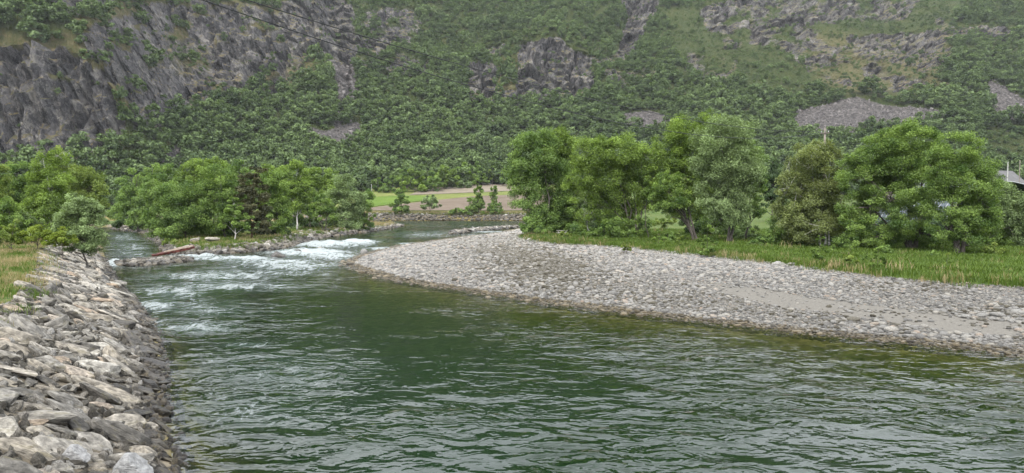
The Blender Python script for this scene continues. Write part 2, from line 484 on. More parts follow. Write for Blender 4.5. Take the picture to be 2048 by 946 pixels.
def mountain_raw(az, t):
    """az: X/Y, t: metres along the ground behind the foot -> X, Y, Z of the smooth slope"""
    yf = np.interp(az, AZ, FOOT)
    zf = 0.13 * np.maximum(0, yf - 338) + 2.2
    # slope profile: gentle apron, then steeper, with a cliff step on the left
    m0 = np.interp(az, [-0.9, -0.5, -0.3, 0, 0.4, 0.8], [0.55, 0.50, 0.42, 0.40, 0.42, 0.40])
    m1 = np.interp(az, [-0.9, -0.5, -0.3, 0, 0.4, 0.8], [0.80, 0.80, 0.80, 0.74, 0.66, 0.62])
    apron = np.interp(az, [-0.9, -0.6, -0.3, 0, 0.4, 0.8], [15., 30, 80, 90, 80, 70])
    z = zf + m0 * np.minimum(t, apron) + m1 * np.maximum(0, t - apron)
    cl = smooth(-0.46, -0.62, az)                      # left cliff
    z = z + cl * (70 * smooth(8, 70, t) + 10 * smooth(150, 230, t))
    mid = np.exp(-((az - 0.05) / 0.06) ** 2)           # the grey slabs
    z = z + mid * 26 * smooth(205, 240, t)
    ml = np.exp(-((az + 0.43) / 0.16) ** 2)
    z = z + ml * 32 * smooth(170, 215, t)
    Y = yf + t
    gul = np.exp(-((az + 0.255 + 0.00012 * (t - 250)) / 0.018) ** 2) * smooth(150, 260, t)      # gully
    gul2 = np.exp(-((az - 0.175 - 0.0002 * (t - 350)) / 0.02) ** 2) * smooth(190, 330, t)
    Y = Y + 26 * gul + 30 * gul2
    big = fbm(az * 5.0, t / 160, None, 3, 41)
    z = z + 22 * big * smooth(20, 200, t)
    X = az * Y
    return X, Y, z

_az = np.linspace(-1.6, 1.6, 321); _t = np.linspace(0, 600, 301)
_A, _T = np.meshgrid(_az, _t, indexing='ij')
_X, _Y, _Z = mountain_raw(_A, _T)
_E = (_Z - H_CAM) / _Y
_cap = 0.330 + 0.03 * fbm(_az * 4, _az * 0 + 3.3, None, 3, 401) + 0.004
_ti = np.array([np.argmax(e > c) if (e > c).any() else 300 for e, c in zip(_E, _cap)])
T_CAP = _t[_ti]
def mountain(az, t):
    """the slope up to its crest line, then a gently rising plateau"""
    tc = np.interp(az, _az, T_CAP)
    X, Y, Z = mountain_raw(az, t)
    _, _, Zc = mountain_raw(az, np.minimum(t, tc))
    return X, Y, np.where(t > tc, Zc + 0.12 * (t - tc), Z)

PX_ROCK = [  # photo-pixel outlines of bare rock: (outline, strength)
    ([(-400, 80), (-80, 88), (20, 92), (120, 95), (200, 140), (232, 205), (252, 262), (190, 292), (100, 335), (-400, 345)], 0.82),
    ([(-80, 92), (120, 98), (180, 130), (60, 150), (-80, 135)], 1.0), ([(60, 190), (235, 205), (250, 262), (190, 292), (60, 300)], 1.0),
    ([(150, 60), (330, 20), (640, 0), (640, 90), (560, 200), (430, 205), (310, 245), (262, 250), (250, 190), (190, 120)], 0.76),
    ([(290, 160), (400, 140), (420, 205), (310, 245), (280, 225)], 1.0), ([(430, 90), (520, 80), (612, 108), (610, 132), (520, 140), (440, 200), (425, 150)], 0.89),
    ([(-400, -200), (420, -200), (420, 10), (250, 45), (120, 20), (40, 5), (-400, 30)], 0.75),
    ([(560, -60), (640, -60), (700, 20), (705, 150), (690, 200), (670, 140), (620, 80)], 1.0),
    ([(735, 10), (840, 20), (845, 100), (800, 120), (740, 110)], 0.55),
    ([(940, 128), (992, 128), (985, 205), (935, 210)], 1.0),
    ([(1040, 92), (1110, 80), (1180, 120), (1185, 170), (1110, 200), (1040, 200)], 0.97),
    ([(985, 180), (1200, 185), (1100, 206), (985, 208)], 0.7),
    ([(960, 90), (1010, 92), (1000, 106), (962, 108)], 0.7),
    ([(1225, -60), (1330, -60), (1310, 20), (1290, 60), (1250, 120), (1232, 110), (1262, 40)], 1.0),
    ([(1480, 70), (1570, 42), (1555, 78), (1500, 95)], 0.75),
    ([(1590, 50), (1650, 70), (1640, 110), (1600, 90)], 0.6),
    ([(1700, 75), (1850, 65), (1910, 72), (1880, 88), (1740, 102)], 0.85),
    ([(1870, 45), (2060, 68), (2060, 82), (1880, 66)], 0.7),
    ([(1400, 20), (1650, -60), (1900, -60), (1800, 40), (1600, 45), (1420, 60)], 0.72),
    ([(1560, 80), (1900, 95), (1890, 190), (1720, 180), (1620, 140)], 0.58),
]
PX_ROCK += [([(630, 0), (700, 10), (712, 130), (690, 150), (655, 100)], 1.0), ([(690, 60), (760, 40), (850, 60), (860, 130), (800, 160), (720, 150)], 0.62), ([(1180, 90), (1260, 110), (1330, 130), (1290, 180), (1190, 170)], 0.5), ([(1380, 110), (1480, 120), (1440, 170), (1370, 160)], 0.5), ([(1440, 30), (1640, 60), (1560, 110), (1450, 90)], 0.5)]
PX_SCREE = [
    [(1240, 226), (1300, 222), (1352, 240), (1345, 262), (1250, 260)],
    [(1588, 262), (1592, 222), (1640, 212), (1712, 194), (1760, 210), (1830, 216), (1912, 228), (1880, 245), (1780, 262), (1690, 275)],
    [(1975, 160), (2010, 175), (2060, 205), (2300, 230), (2300, 262), (2060, 244), (1990, 240), (1985, 205)],
    [(345, 290), (362, 292), (366, 348), (320, 352), (325, 318)],
    [(605, 250), (650, 262), (715, 245), (728, 262), (700, 298), (610, 305)],
    [(955, 262), (985, 240), (1003, 240), (998, 256), (960, 266)],
    [(668, 225), (680, 222), (684, 258), (668, 262)],
    [(664, 118), (704, 120), (722, 205), (680, 214)],
    [(230, 340), (270, 338), (310, 350), (230, 362)],
]
PX_BUSHY = [([(-60, 30), (60, 15), (120, 20), (165, 55), (168, 88), (30, 86), (-60, 80)], 1.0), ([(150, 30), (230, 5), (330, -30), (330, 0), (200, 45), (160, 60)], 0.8),
            ([(330, 60), (420, 90), (415, 150), (340, 150)], 0.5), ([(560, 130), (640, 90), (690, 150), (690, 215), (560, 210)], 0.6)]
PX_SPARSE = [([(1330, 20), (1700, -60), (1950, -60), (1900, 110), (1880, 200), (1700, 190), (1560, 205), (1420, 160), (1330, 110)], 0.45),
             ([(1960, 270), (2300, 270), (2300, 345), (1985, 345)], 0.80)]
PX_OCHRE = [([(1600, 60), (1900, 90), (1900, 190), (1700, 190), (1640, 160)], 0.5), ([(150, 0), (640, 0), (640, 200), (150, 240)], 0.7), ([(-400, 90), (240, 90), (250, 300), (-400, 330)], 0.6), ([(-200, 60), (140, 60), (200, 100), (-200, 100)], 0.6),
            ([(930, 150), (945, 130), (950, 210), (925, 210)], 0.9), ([(990, 120), (1042, 120), (1040, 190), (990, 190)], 0.7)]

def masks(px, py):
    wob = 11 * fbm(px / 38, py / 26, None, 3, 71); wob2 = 9 * fbm(px / 30, py / 30, None, 3, 73)
    qx, qy = px + wob, py + wob2
    rock = np.zeros(px.shape)
    for pl, s in PX_ROCK: rock = np.maximum(rock, s * smooth(-11, 1, sdist(qx, qy, pl)))
    scree = np.zeros(px.shape)
    for pl in PX_SCREE: scree = np.maximum(scree, poly_mask(qx * 0.6 + px * 0.4, qy * 0.5 + py * 0.5, pl, 4))
    bushy = np.zeros(px.shape)
    for pl, s in PX_BUSHY: bushy = np.maximum(bushy, s * poly_mask(qx, qy, pl, 7))
    sparse = np.zeros(px.shape)
    for pl, s in PX_SPARSE: sparse = np.maximum(sparse, s * poly_mask(qx, qy, pl, 20))
    ochre = np.zeros(px.shape)
    for pl, s in PX_OCHRE: ochre = np.maximum(ochre, s * poly_mask(qx, qy, pl, 14))
    n = fbm(px / 45, py / 22, None, 4, 77)
    r = np.where(rock > 0.9, rock, np.clip(rock * smooth(-0.42, 0.10, n + (rock - 0.7)) * 1.2, 0, 1))
    r = r * (1 - bushy)
    trees = np.clip(1 - 1.05 * r, 0, 1) * (1 - scree) * (1 - sparse)
    return r, scree, trees, ochre, sparse

def mountain_full(az, t):
    X, Y, Z = mountain(az, t)
    px, py = project(X, Y, Z)
    r, scree, trees, ochre, sparse = masks(px, py)
    # rocky relief: blocks, ledges and vertical ribs pushed out of the slope
    A = az * 520.0                                     # across the fall line
    d1, v1 = worley(A / 24 + 0.35 * perlin(A / 12, Z / 12), Y / 60, Z / 22, 3)
    d2, v2 = worley(A / 8 + 0.35 * perlin(A / 5, Z / 5), Y / 25, Z / 7, 4)
    rib = fbm(A / 10, Y / 60, Z / 70, 3, 21)
    fine = fbm(A / 4, Y / 8, Z / 3.0, 3, 23)
    cleft = smooth(0.16, 0.0, np.abs(perlin(A / 20 + 0.4 * perlin(A / 9, Z / 14), Z / 110, Y / 300, 25)))
    led_ = (Z / 17 + 0.9 * fbm(A / 30, Y / 60, None, 2, 27)) % 1.0
    disp = r * (-12 * cleft - 5.5 * led_ + 2.5) + r * ((v1 - 0.5) * 17 + (v2 - 0.5) * 9 + rib * 9 + fine * 6) + (1 - r) * (fbm(X / 30, Y / 30, None, 3, 31) * 5 * (1 - scree))
    wob = smooth(10, 40, t)
    Y2 = Y - disp * 0.8 * wob
    Z2 = Z + disp * 0.35 * wob + scree * 0.8 * fine
    return X, Y2, Z2, r, scree, trees, ochre, sparse

# ------------------------------------------------------------------ build: mountain
def mountain_material():
    n = NT('mountain_ground')
    p = n.pos()
    rk, sc, oc = n.attr('rock'), n.attr('scree'), n.attr('ochre')
    fa = n.n('ShaderNodeAttribute'); fa.attribute_name = 'fall'; fall = fa.outputs['Vector']
    sv = n.mapping(fall, (1.0, 1.0, 0.45))
    f1 = n.noise(sv, 0.085, 9, 0.72, 0.5)
    f2 = n.noise(p, 0.42, 7, 0.72)
    f3 = n.noise(n.mapping(fall, (2.4, 0.4, 0.26)), 0.12, 8, 0.75, 0.3)
    nz_ = n.n('ShaderNodeTexNoise'); n.l(p, nz_.inputs['Vector']); nz_.inputs['Scale'].default_value = 0.13; nz_.inputs['Detail'].default_value = 6; nz_.inputs['Roughness'].default_value = 0.7
    wv_ = n.n('ShaderNodeVectorMath', operation='MULTIPLY_ADD'); n.l(nz_.outputs['Color'], wv_.inputs[0]); wv_.inputs[1].default_value = (22, 22, 22); n.l(fall, wv_.inputs[2])
    ck = n.voronoi(n.mapping(wv_.outputs[0], (1.25, 0.6, 0.5)), 0.085, 'DISTANCE_TO_EDGE')
    ck2 = n.voronoi(n.mapping(wv_.outputs[0], (1.0, 0.6, 1.3)), 0.26, 'F1', 'Color')
    rock = n.ramp(n.math('ADD', n.math('MULTIPLY', f1, 0.75), n.math('MULTIPLY', ck2, 0.25)), [(0.34, (0.04, 0.038, 0.042)), (0.45, (0.10, 0.095, 0.098)), (0.55, (0.17, 0.162, 0.158)), (0.67, (0.34, 0.315, 0.28))])
    rock = n.mix(n.ramp(f3, [(0.50, 0.0), (0.64, 0.72)]), rock, (0.05, 0.047, 0.05))
    rock = n.mix(n.ramp(ck, [(0.0, 0.7), (0.045, 0.0)]), rock, (0.018, 0.017, 0.018))
    rock = n.mix(n.ramp(f2, [(0.56, 0.0), (0.66, 0.75)]), rock, (0.30, 0.275, 0.24))
    gr = n.math('ADD', n.math('MULTIPLY', n.noise(p, 0.09, 5, 0.65), 0.55), n.math('MULTIPLY', f2, 0.45))
    veg = n.ramp(gr, [(0.30, (0.025, 0.042, 0.013)), (0.5, (0.05, 0.068, 0.02)), (0.7, (0.09, 0.09, 0.035))])
    och = n.ramp(n.math('ADD', n.math('MULTIPLY', n.noise(p, 0.14, 5, 0.65), 0.5), n.math('MULTIPLY', f2, 0.5)), [(0.3, (0.065, 0.085, 0.03)), (0.48, (0.14, 0.125, 0.06)), (0.62, (0.24, 0.18, 0.10))])
    veg = n.mix(oc, veg, och)
    # grass ledges on the rock follow the slope of the surface itself
    nz = n.n('ShaderNodeSeparateXYZ'); n.l(n.n('ShaderNodeNewGeometry').outputs['Normal'], nz.inputs[0])
    ledge = n.math('ADD', nz.outputs['Z'], n.math('MULTIPLY', n.math('SUBTRACT', f2, 0.5), 1.1))
    led = n.ramp(ledge, [(0.60, 0.0), (0.76, 0.85)])
    veg_l = n.mix(n.ramp(gr, [(0.45, 0.0), (0.55, 1.0)]), veg, och)
    rock = n.mix(led, rock, veg_l)
    edge = n.math('ADD', rk, n.math('MULTIPLY', n.math('SUBTRACT', f2, 0.5), 0.9))
    col = n.mix(n.ramp(edge, [(0.25, 0.0), (0.5, 1.0)]), veg, rock)
    sv2 = n.voronoi(p, 0.55, 'F1', 'Color')
    scol = n.ramp(n.math('ADD', n.math('MULTIPLY', sv2, 0.5), n.math('MULTIPLY', f2, 0.5)), [(0.25, (0.06, 0.055, 0.055)), (0.5, (0.115, 0.105, 0.10)), (0.75, (0.18, 0.165, 0.155))])
    sedge = n.math('ADD', sc, n.math('MULTIPLY', n.math('SUBTRACT', f2, 0.5), 0.8))
    col = n.mix(n.ramp(sedge, [(0.35, 0.0), (0.6, 1.0)]), col, scol)
    h = n.math('ADD', n.math('MULTIPLY', f1, 1.5), n.math('ADD', f2, n.math('MULTIPLY', f3, 1.2)))
    n.principled(col, 0.95, n.bump(h, 1.0, 4.0), 0.1)
    return n.m

NA, NTT = 780, 285
az_l = np.linspace(-1.15, 1.15, NA)
t_l = np.concatenate([[-30, -8], np.linspace(0, 330, 190), np.linspace(332, 540, NTT - 192)])
AZg, Tg = np.meshgrid(az_l, t_l)
mX, mY, mZ, m_rock, m_scree, m_trees, m_ochre, m_sparse = mountain_full(AZg, Tg)
mZ[0, :] -= 8
V = np.stack([mX, mY, mZ], -1).reshape(-1, 3)
mount = link('mountain', np_mesh('mountain', V, 4, grid_idx(len(t_l), NA), mountain_material(), False,
             {'rock': m_rock.ravel(), 'scree': m_scree.ravel(), 'ochre': m_ochre.ravel(),
              'fall': np.stack([AZg * 520.0, mY * 0.3, mZ], -1).reshape(-1, 3)}))
tag(mount, 'steep forested mountainside with grey cliffs and scree', None, None, 'structure')

# ------------------------------------------------------------------ build: ground sheet
def ground_material():
    n = NT('valley_ground')
    p = n.pos()
    g, br, wet = n.attr('grassy'), n.attr('gravel'), n.attr('depth')
    f = n.noise(p, 1.3, 6, 0.65); f2 = n.noise(p, 0.25, 4, 0.6); f3 = n.noise(p, 7.0, 4, 0.7)
    soil = n.ramp(f, [(0.3, (0.07, 0.06, 0.045)), (0.7, (0.20, 0.17, 0.125))])
    grass = n.ramp(n.math('ADD', n.math('MULTIPLY', f, 0.5), n.math('MULTIPLY', f2, 0.5)), [(0.36, (0.03, 0.058, 0.010)), (0.5, (0.058, 0.092, 0.016)), (0.64, (0.115, 0.115, 0.035))])
    c = n.mix(n.ramp(n.math('ADD', g, n.math('MULTIPLY', n.math('SUBTRACT', f, 0.5), 0.6)), [(0.35, 0.0), (0.6, 1.0)]), soil, grass)
    sand = n.ramp(f3, [(0.3, (0.098, 0.091, 0.079)), (0.7, (0.168, 0.157, 0.136))])
    c = n.mix(n.ramp(n.math('ADD', br, n.math('MULTIPLY', n.math('SUBTRACT', f, 0.5), 0.5)), [(0.4, 0.0), (0.6, 1.0)]), c, sand)
    bv = n.voronoi(p, 3.2, 'F1', 'Color')
    bed = n.ramp(n.math('ADD', n.math('MULTIPLY', bv, 0.6), n.math('MULTIPLY', f, 0.4)), [(0.2, (0.05, 0.042, 0.014)), (0.5, (0.135, 0.112, 0.036)), (0.8, (0.28, 0.235, 0.10))])
    c = n.mix(n.ramp(wet, [(0.0, 0.0), (0.06, 1.0)]), c, bed)
    n.principled(c, 0.9, n.bump(n.math('ADD', f, f3), 0.5, 0.08), 0.2)
    return n.m

gv = np.concatenate([np.linspace(-45, 8, 40), 8 + np.cumsum(np.interp(np.arange(290), [0, 65, 190, 289], [0.34, 0.5, 1.25, 5.6]))])
gu = np.linspace(-1, 1, 320)
gu = np.sign(gu) * (0.75 * np.abs(gu) + 0.25 * np.abs(gu) ** 3)
U, VV = np.meshgrid(gu, gv)
gY = VV
gX = U * (70 + np.maximum(VV, 0) * 1.35)
gZ, gd = land(gX, gY)
SAND = [at_z(px, py, 0.55) for px, py in ((1400, 572), (1470, 573), (1560, 588), (1700, 606), (1800, 616), (1950, 634), (2100, 646), (2100, 664), (1900, 648), (1720, 624), (1560, 606), (1440, 584))]
sand_d = sdist(gX, gY, SAND)
grassy = np.clip(np.maximum.reduce([smooth(-0.4, 1.0, gd['g'] + 0.8 * fbm(gX / 2, gY / 2, None, 2, 3)), smooth(3.9, 5.2, gd['l'] + 0.4 * fbm(gX / 1.5, gY / 1.5, None, 2, 4)), smooth(2.5, 4.5, gd['p']), smooth(4, 7, gd['f'])]), 0, 1)
gravel = np.clip((gd['b'] > 0) * (1 - smooth(-0.3, 0.8, gd['g'])), 0, 1)
ground = link('ground', np_mesh('ground', np.stack([gX, gY, gZ], -1).reshape(-1, 3), 4, grid_idx(len(gv), len(gu)), ground_material(), True,
              {'grassy': grassy.ravel(), 'gravel': gravel.ravel(), 'depth': np.clip(-gZ, 0, 5).ravel()}))
tag(ground, 'valley floor with river bed, banks and meadow', None, None, 'structure')

# ------------------------------------------------------------------ build: river
PX_FOAM = [(655, 488, 100, 8, .95), (715, 484, 48, 5, 1.0), (620, 505, 100, 9, .95), (665, 513, 70, 8, .8), (470, 517, 120, 5, .85), (560, 524, 120, 9, .70), (590, 532, 150, 12, .62), (470, 572, 160, 14, .54), (440, 552, 150, 14, .62),
           (350, 585, 95, 18, .58), (310, 612, 80, 18, .62), (395, 655, 75, 14, .60), (300, 645, 40, 20, .5), (275, 612, 40, 9, .6), (400, 615, 130, 22, .44), (500, 690, 60, 7, .46), (228, 527, 30, 9, .9), (765, 497, 50, 3.5, .8), (830, 487, 55, 3, .65), (980, 464, 60, 2.5, .6), (960, 470, 70, 3, .5),
           (540, 545, 180, 12, .48), (265, 500, 60, 22, .45), (250, 475, 40, 12, .45), (860, 470, 90, 8, .45), (390, 512, 60, 3.5, .85), (700, 530, 60, 6, .42), (560, 740, 200, 50, .26), (480, 820, 200, 50, .26)]
PX_ROUGH = [(640, 500, 160, 24, 1.0), (460, 540, 240, 40, .7), (350, 640, 160, 70, .55), (255, 495, 75, 50, 1.0), (480, 800, 320, 160, .42), (900, 456, 220, 22, .85), (700, 870, 260, 110, .42), (1500, 870, 450, 90, .66), (1950, 870, 220, 90, .95), (1100, 900, 300, 80, .6), (1250, 800, 200, 70, .40), (1850, 720, 180, 25, .35), (1000, 650, 300, 60, .12), (1450, 720, 300, 50, .25)]

def blobs(px, py, L):
    s = np.zeros(px.shape)
    for cx, cy, rx, ry, a in L:
        s = np.maximum(s, a * np.exp(-(((px - cx) / rx) ** 2 + ((py - cy) / ry) ** 2)))
    return s

wv = np.concatenate([np.linspace(-45, 7.5, 30), 8 + np.cumsum(np.interp(np.arange(470), [0, 110, 300, 469], [0.082, 0.145, 0.46, 2.2]))])
wu = np.linspace(-1, 1, 440)
U, VV = np.meshgrid(wu, wv)
wY = VV
wX = U * (24 + np.maximum(VV, 0) * 0.80) + 4
wg, wd = land(wX, wY)
wpx, wpy = project(wX, np.maximum(wY, 2), np.zeros_like(wX))
foam = blobs(wpx, wpy, PX_FOAM)
rough = 0.10 + blobs(wpx, wpy, PX_ROUGH)
patch = 0.7 * fbm(wX / 4 + 0.8 * fbm(wX / 9, wY / 9, None, 2, 303), wY / 5, None, 3, 301) + 0.55 * fbm(wX / 11, wY / 14, None, 2, 307)
patch = np.clip(0.75 + 2.6 * patch, 0.10, 2.2)
qx = wX + 1.3 * fbm(wX / 4, wY / 4, None, 2, 311); qy = wY + 1.3 * fbm(wX / 4, wY / 4, None, 2, 313)
lod1 = np.clip(1.2 - wY / 260, 0.2, 1)
h = 1.5 * rough * patch * (0.13 * fbm(qx / 1.9, qy / 1.3, None, 2, 321) + 0.075 * (0.35 - np.abs(fbm(qx / 1.1, qy / 0.8, None, 2, 323))) + 0.02 * fbm(qx / 0.5, qy / 0.4, None, 2, 325) * smooth(70, 30, wY))
h += smooth(0.35, 1.0, foam) * (1.25 * np.abs(fbm(wX / 2.6, wY / 2.2, None, 3, 331)) + 0.05)
h += 0.012 * fbm(qx / 3.0, qy / 2.2, None, 2, 341)
h *= smooth(0.02, 0.25, -wg) * 0.85 + 0.15

def water_material():
    n = NT('river_water')
    p = n.pos()
    dep, fo, ro = n.attr('depth'), n.attr('foam'), n.attr('rough')
    # ripples: the steepness follows the roughness of the current
    wp = n.mapping(p, (1.0, 1.45, 1.0), (0, 0, 0.15))
    b1 = n.noise(wp, 0.72, 2.0, 0.5, 1.2)
    b2 = n.noise(wp, 2.5, 1.5, 0.5, 0.7)
    b0 = n.noise(wp, 0.30, 1.5, 0.5, 1.0)
    hsum = n.math('SUBTRACT', n.math('ADD', n.math('ADD', n.math('MULTIPLY', b1, 0.9), n.math('MULTIPLY', b0, 1.3)), n.math('MULTIPLY', b2, 0.30)), 1.25)
    nrm = n.bump(n.math('MULTIPLY', hsum, n.math('ADD', n.math('MULTIPLY', ro, 0.30), 0.025)), 1.0, 1.0)
    # body: clear near the shore, green where deep
    k = n.math('SUBTRACT', 1.0, n.math('POWER', 2.718, n.math('MULTIPLY', dep, -0.95)))
    tint = n.ramp(n.math('MULTIPLY', dep, 0.4), [(0.0, (0.86, 0.88, 0.80)), (0.2, (0.48, 0.56, 0.32)), (0.5, (0.16, 0.26, 0.13)), (1.0, (0.03, 0.08, 0.045))])
    tr = n.n('ShaderNodeBsdfTransparent'); n.l(tint, tr.inputs['Color'])
    sc = n.n('ShaderNodeBsdfDiffuse'); sc.inputs['Color'].default_value = (0.008, 0.026, 0.0095, 1)
    body = n.n('ShaderNodeMixShader'); n.l(n.math('MULTIPLY', k, 0.85), body.inputs[0])
    n.l(tr.outputs[0], body.inputs[1]); n.l(sc.outputs[0], body.inputs[2])
    gl = n.n('ShaderNodeBsdfGlossy'); gl.inputs['Roughness'].default_value = 0.04; n.l(nrm, gl.inputs['Normal'])
    fr = n.n('ShaderNodeFresnel'); fr.inputs['IOR'].default_value = 1.5; n.l(nrm, fr.inputs['Normal'])
    air = n.n('ShaderNodeBsdfDiffuse'); air.inputs['Color'].default_value = (0.17, 0.25, 0.235, 1)   # air bubbles under the broken water
    b0 = body; body = n.n('ShaderNodeMixShader'); n.l(n.math('MULTIPLY', n.math('POWER', fo, 1.6), 0.45), body.inputs[0])
    n.l(b0.outputs[0], body.inputs[1]); n.l(air.outputs[0], body.inputs[2])
    surf = n.n('ShaderNodeMixShader'); n.l(fr.outputs[0], surf.inputs[0])
    n.l(body.outputs[0], surf.inputs[1]); n.l(gl.outputs[0], surf.inputs[2])
    # foam
    fp = n.mapping(p, (1.3, 0.55, 1.0), (0, 0, -0.12))
    f1 = n.noise(fp, 0.62, 8, 0.74, 1.8); f2 = n.noise(fp, 3.2, 5, 0.75, 1.4)
    fs = n.math('ADD', n.math('MULTIPLY', f1, 0.7), n.math('MULTIPLY', f2, 0.3))
    fm = n.math('ADD', n.math('MULTIPLY', fo, 0.33), fs)
    fmask = n.ramp(fm, [(0.635, 0.0), (0.69, 0.45), (0.75, 0.90), (0.86, 1.0)])
    fmask = n.math('MULTIPLY', fmask, n.ramp(fo, [(0.02, 0.0), (0.15, 1.0)]))
    fd = n.n('ShaderNodeBsdfDiffuse'); fd.inputs['Color'].default_value = (0.45, 0.49, 0.49, 1)
    n.l(n.bump(fs, 1.0, 0.8), fd.inputs['Normal'])
    fin = n.n('ShaderNodeMixShader'); n.l(fmask, fin.inputs[0]); n.l(surf.outputs[0], fin.inputs[1]); n.l(fd.outputs[0], fin.inputs[2])
    n.l(fin.outputs[0], n.out.inputs['Surface'])
    return n.m

river = link('river', np_mesh('river', np.stack([wX, wY, h], -1).reshape(-1, 3), 4, grid_idx(len(wv), len(wu)), water_material(), True,
             {'depth': np.clip(-wg, 0, 5).ravel(), 'foam': foam.ravel(), 'rough': (rough * patch).ravel()}))
tag(river, 'fast green river with white rapids', None, None, 'structure')

# ------------------------------------------------------------------ fields beyond the river
def march(px, py, f, t0=20., t1=1500.):
    dx, dy, dz = ray(px, py)
    ts = np.linspace(t0, t1, 3000)
    X, Y, Z = dx * ts, dy * ts, H_CAM + dz * ts
    below = Z < f(X, Y)
    i = int(np.argmax(below)) if below.any() else len(ts) - 1
    return float(X[i]), float(Y[i])

def far_z(X, Y): return 3.0 + 0.13 * np.maximum(0, Y - 338)

def field(name, label, pxs, mat, dz):
    P = [march(px, py, far_z, 250, 900) for px, py in pxs]
    P = [(x, max(y, 339.0)) for x, y in P]
    bm = bmesh.new()
    vs = [bm.verts.new((x, y, float(far_z(0, y)) + dz)) for x, y in P]
    bm.faces.new(vs)
    bmesh.ops.triangulate(bm, faces=bm.faces[:])
    bmesh.ops.recalc_face_normals(bm, faces=bm.faces[:])
    me = bpy.data.meshes.new(name); bm.to_mesh(me); bm.free(); me.materials.append(mat)
    o = link(name, me)
    tag(o, label, None, None, 'structure')
    return o

def field_material(name, a, b, furrow):
    n = NT(name)
    p = n.pos()
    f = n.noise(p, 0.12, 5, 0.6); g = n.noise(n.mapping(p, (0.25, 3.0, 1)), 0.5, 3, 0.6); h = n.noise(p, 1.1, 4, 0.7)
    s = n.math('ADD', n.math('MULTIPLY', f, 0.45), n.math('ADD', n.math('MULTIPLY', g, furrow), n.math('MULTIPLY', h, 0.55 - furrow)))
    n.principled(n.ramp(s, [(0.35, a), (0.65, b)]), 0.95, n.bump(h, 0.6, 0.25), 0.1)
    return n.m
mf_plough = field_material('ploughed_soil', (0.095, 0.073, 0.054), (0.17, 0.138, 0.107), 0.3)
mf_plough2 = field_material('dry_ploughed_soil', (0.14, 0.117, 0.087), (0.22, 0.188, 0.147), 0.3)
mf_green = field_material('young_crop', (0.062, 0.105, 0.018), (0.11, 0.165, 0.03), 0.2)
mf_rough = field_material('rough_grass', (0.07, 0.10, 0.025), (0.18, 0.19, 0.06), 0.1)
field('field_meadow', 'rough grass between the ploughed fields', [(640, 424), (1120, 424), (1120, 352), (1000, 352), (900, 366), (640, 366)], mf_rough, 0.35)
field('ploughed_field', 'brown ploughed field beside the river', [(700, 423), (1100, 423), (1100, 391), (1030, 391.5), (955, 393.5), (872, 402), (760, 415)], mf_plough, 0.60)
field('ploughed_field', 'paler ploughed field higher up the slope', [(818, 391.5), (880, 389.5), (960, 386), (1030, 383), (1100, 381), (1100, 367), (1030, 366.5), (960, 369), (890, 375), (840, 383)], mf_plough2, 0.60)
field('crop_field', 'bright green crop strip beside the ploughed field', [(720, 419), (760, 413.5), (868, 400.5), (868, 393), (800, 393.5), (720, 397)], mf_green, 0.62)

# ------------------------------------------------------------------ scatter with geometry nodes (pieces past the limit, forests, grass)
def scatter(name, pts, rots, scls, idx, variants, parent=None):
    me = bpy.data.meshes.new(name)
    n = len(pts)
    me.vertices.add(n)
    me.vertices.foreach_set('co', np.asarray(pts, np.float32).ravel())
    me.attributes.new('rot', 'FLOAT_VECTOR', 'POINT').data.foreach_set('vector', np.asarray(rots, np.float32).ravel())
    me.attributes.new('scl', 'FLOAT_VECTOR', 'POINT').data.foreach_set('vector', np.asarray(scls, np.float32).ravel())
    me.attributes.new('idx', 'INT', 'POINT').data.foreach_set('value', np.asarray(idx, np.int32))
    o = link(name, me, parent)
    col = bpy.data.collections.new(name + '_kinds')
    for i, vm in enumerate(variants):
        col.objects.link(bpy.data.objects.new('%s_%02d' % (name, i), vm))
    ng = bpy.data.node_groups.new(name + '_scatter', 'GeometryNodeTree')
    ng.interface.new_socket('Geometry', in_out='INPUT', socket_type='NodeSocketGeometry')
    ng.interface.new_socket('Geometry', in_out='OUTPUT', socket_type='NodeSocketGeometry')
    N, L = ng.nodes, ng.links
    gi, go = N.new('NodeGroupInput'), N.new('NodeGroupOutput')
    ci = N.new('GeometryNodeCollectionInfo')
    ci.inputs['Collection'].default_value = col
    ci.inputs['Separate Children'].default_value = True
    ci.inputs['Reset Children'].default_value = True
    ip = N.new('GeometryNodeInstanceOnPoints')
    ip.inputs['Pick Instance'].default_value = True
    def na(nm, ty):
        x = N.new('GeometryNodeInputNamedAttribute'); x.data_type = ty; x.inputs['Name'].default_value = nm
        return [s for s in x.outputs if s.enabled and s.name == 'Attribute'][0]
    L.new(gi.outputs[0], ip.inputs['Points']); L.new(ci.outputs[0], ip.inputs['Instance'])
    L.new(na('idx', 'INT'), ip.inputs['Instance Index'])
    L.new(na('rot', 'FLOAT_VECTOR'), ip.inputs['Rotation']); L.new(na('scl', 'FLOAT_VECTOR'), ip.inputs['Scale'])
    L.new(ip.outputs[0], go.inputs[0])
    md = o.modifiers.new('scatter', 'NODES'); md.node_group = ng
    o['kind'] = 'stuff'
    return o

# ------------------------------------------------------------------ stones
def ico(sub):
    bm = bmesh.new(); bmesh.ops.create_icosphere(bm, subdivisions=sub, radius=1.0)
    v = np.array([p.co[:] for p in bm.verts]); f = np.array([[q.index for q in p.verts] for p in bm.faces]); bm.free()
    return v, f
ICO2, ICO3 = ico(2), ico(3)

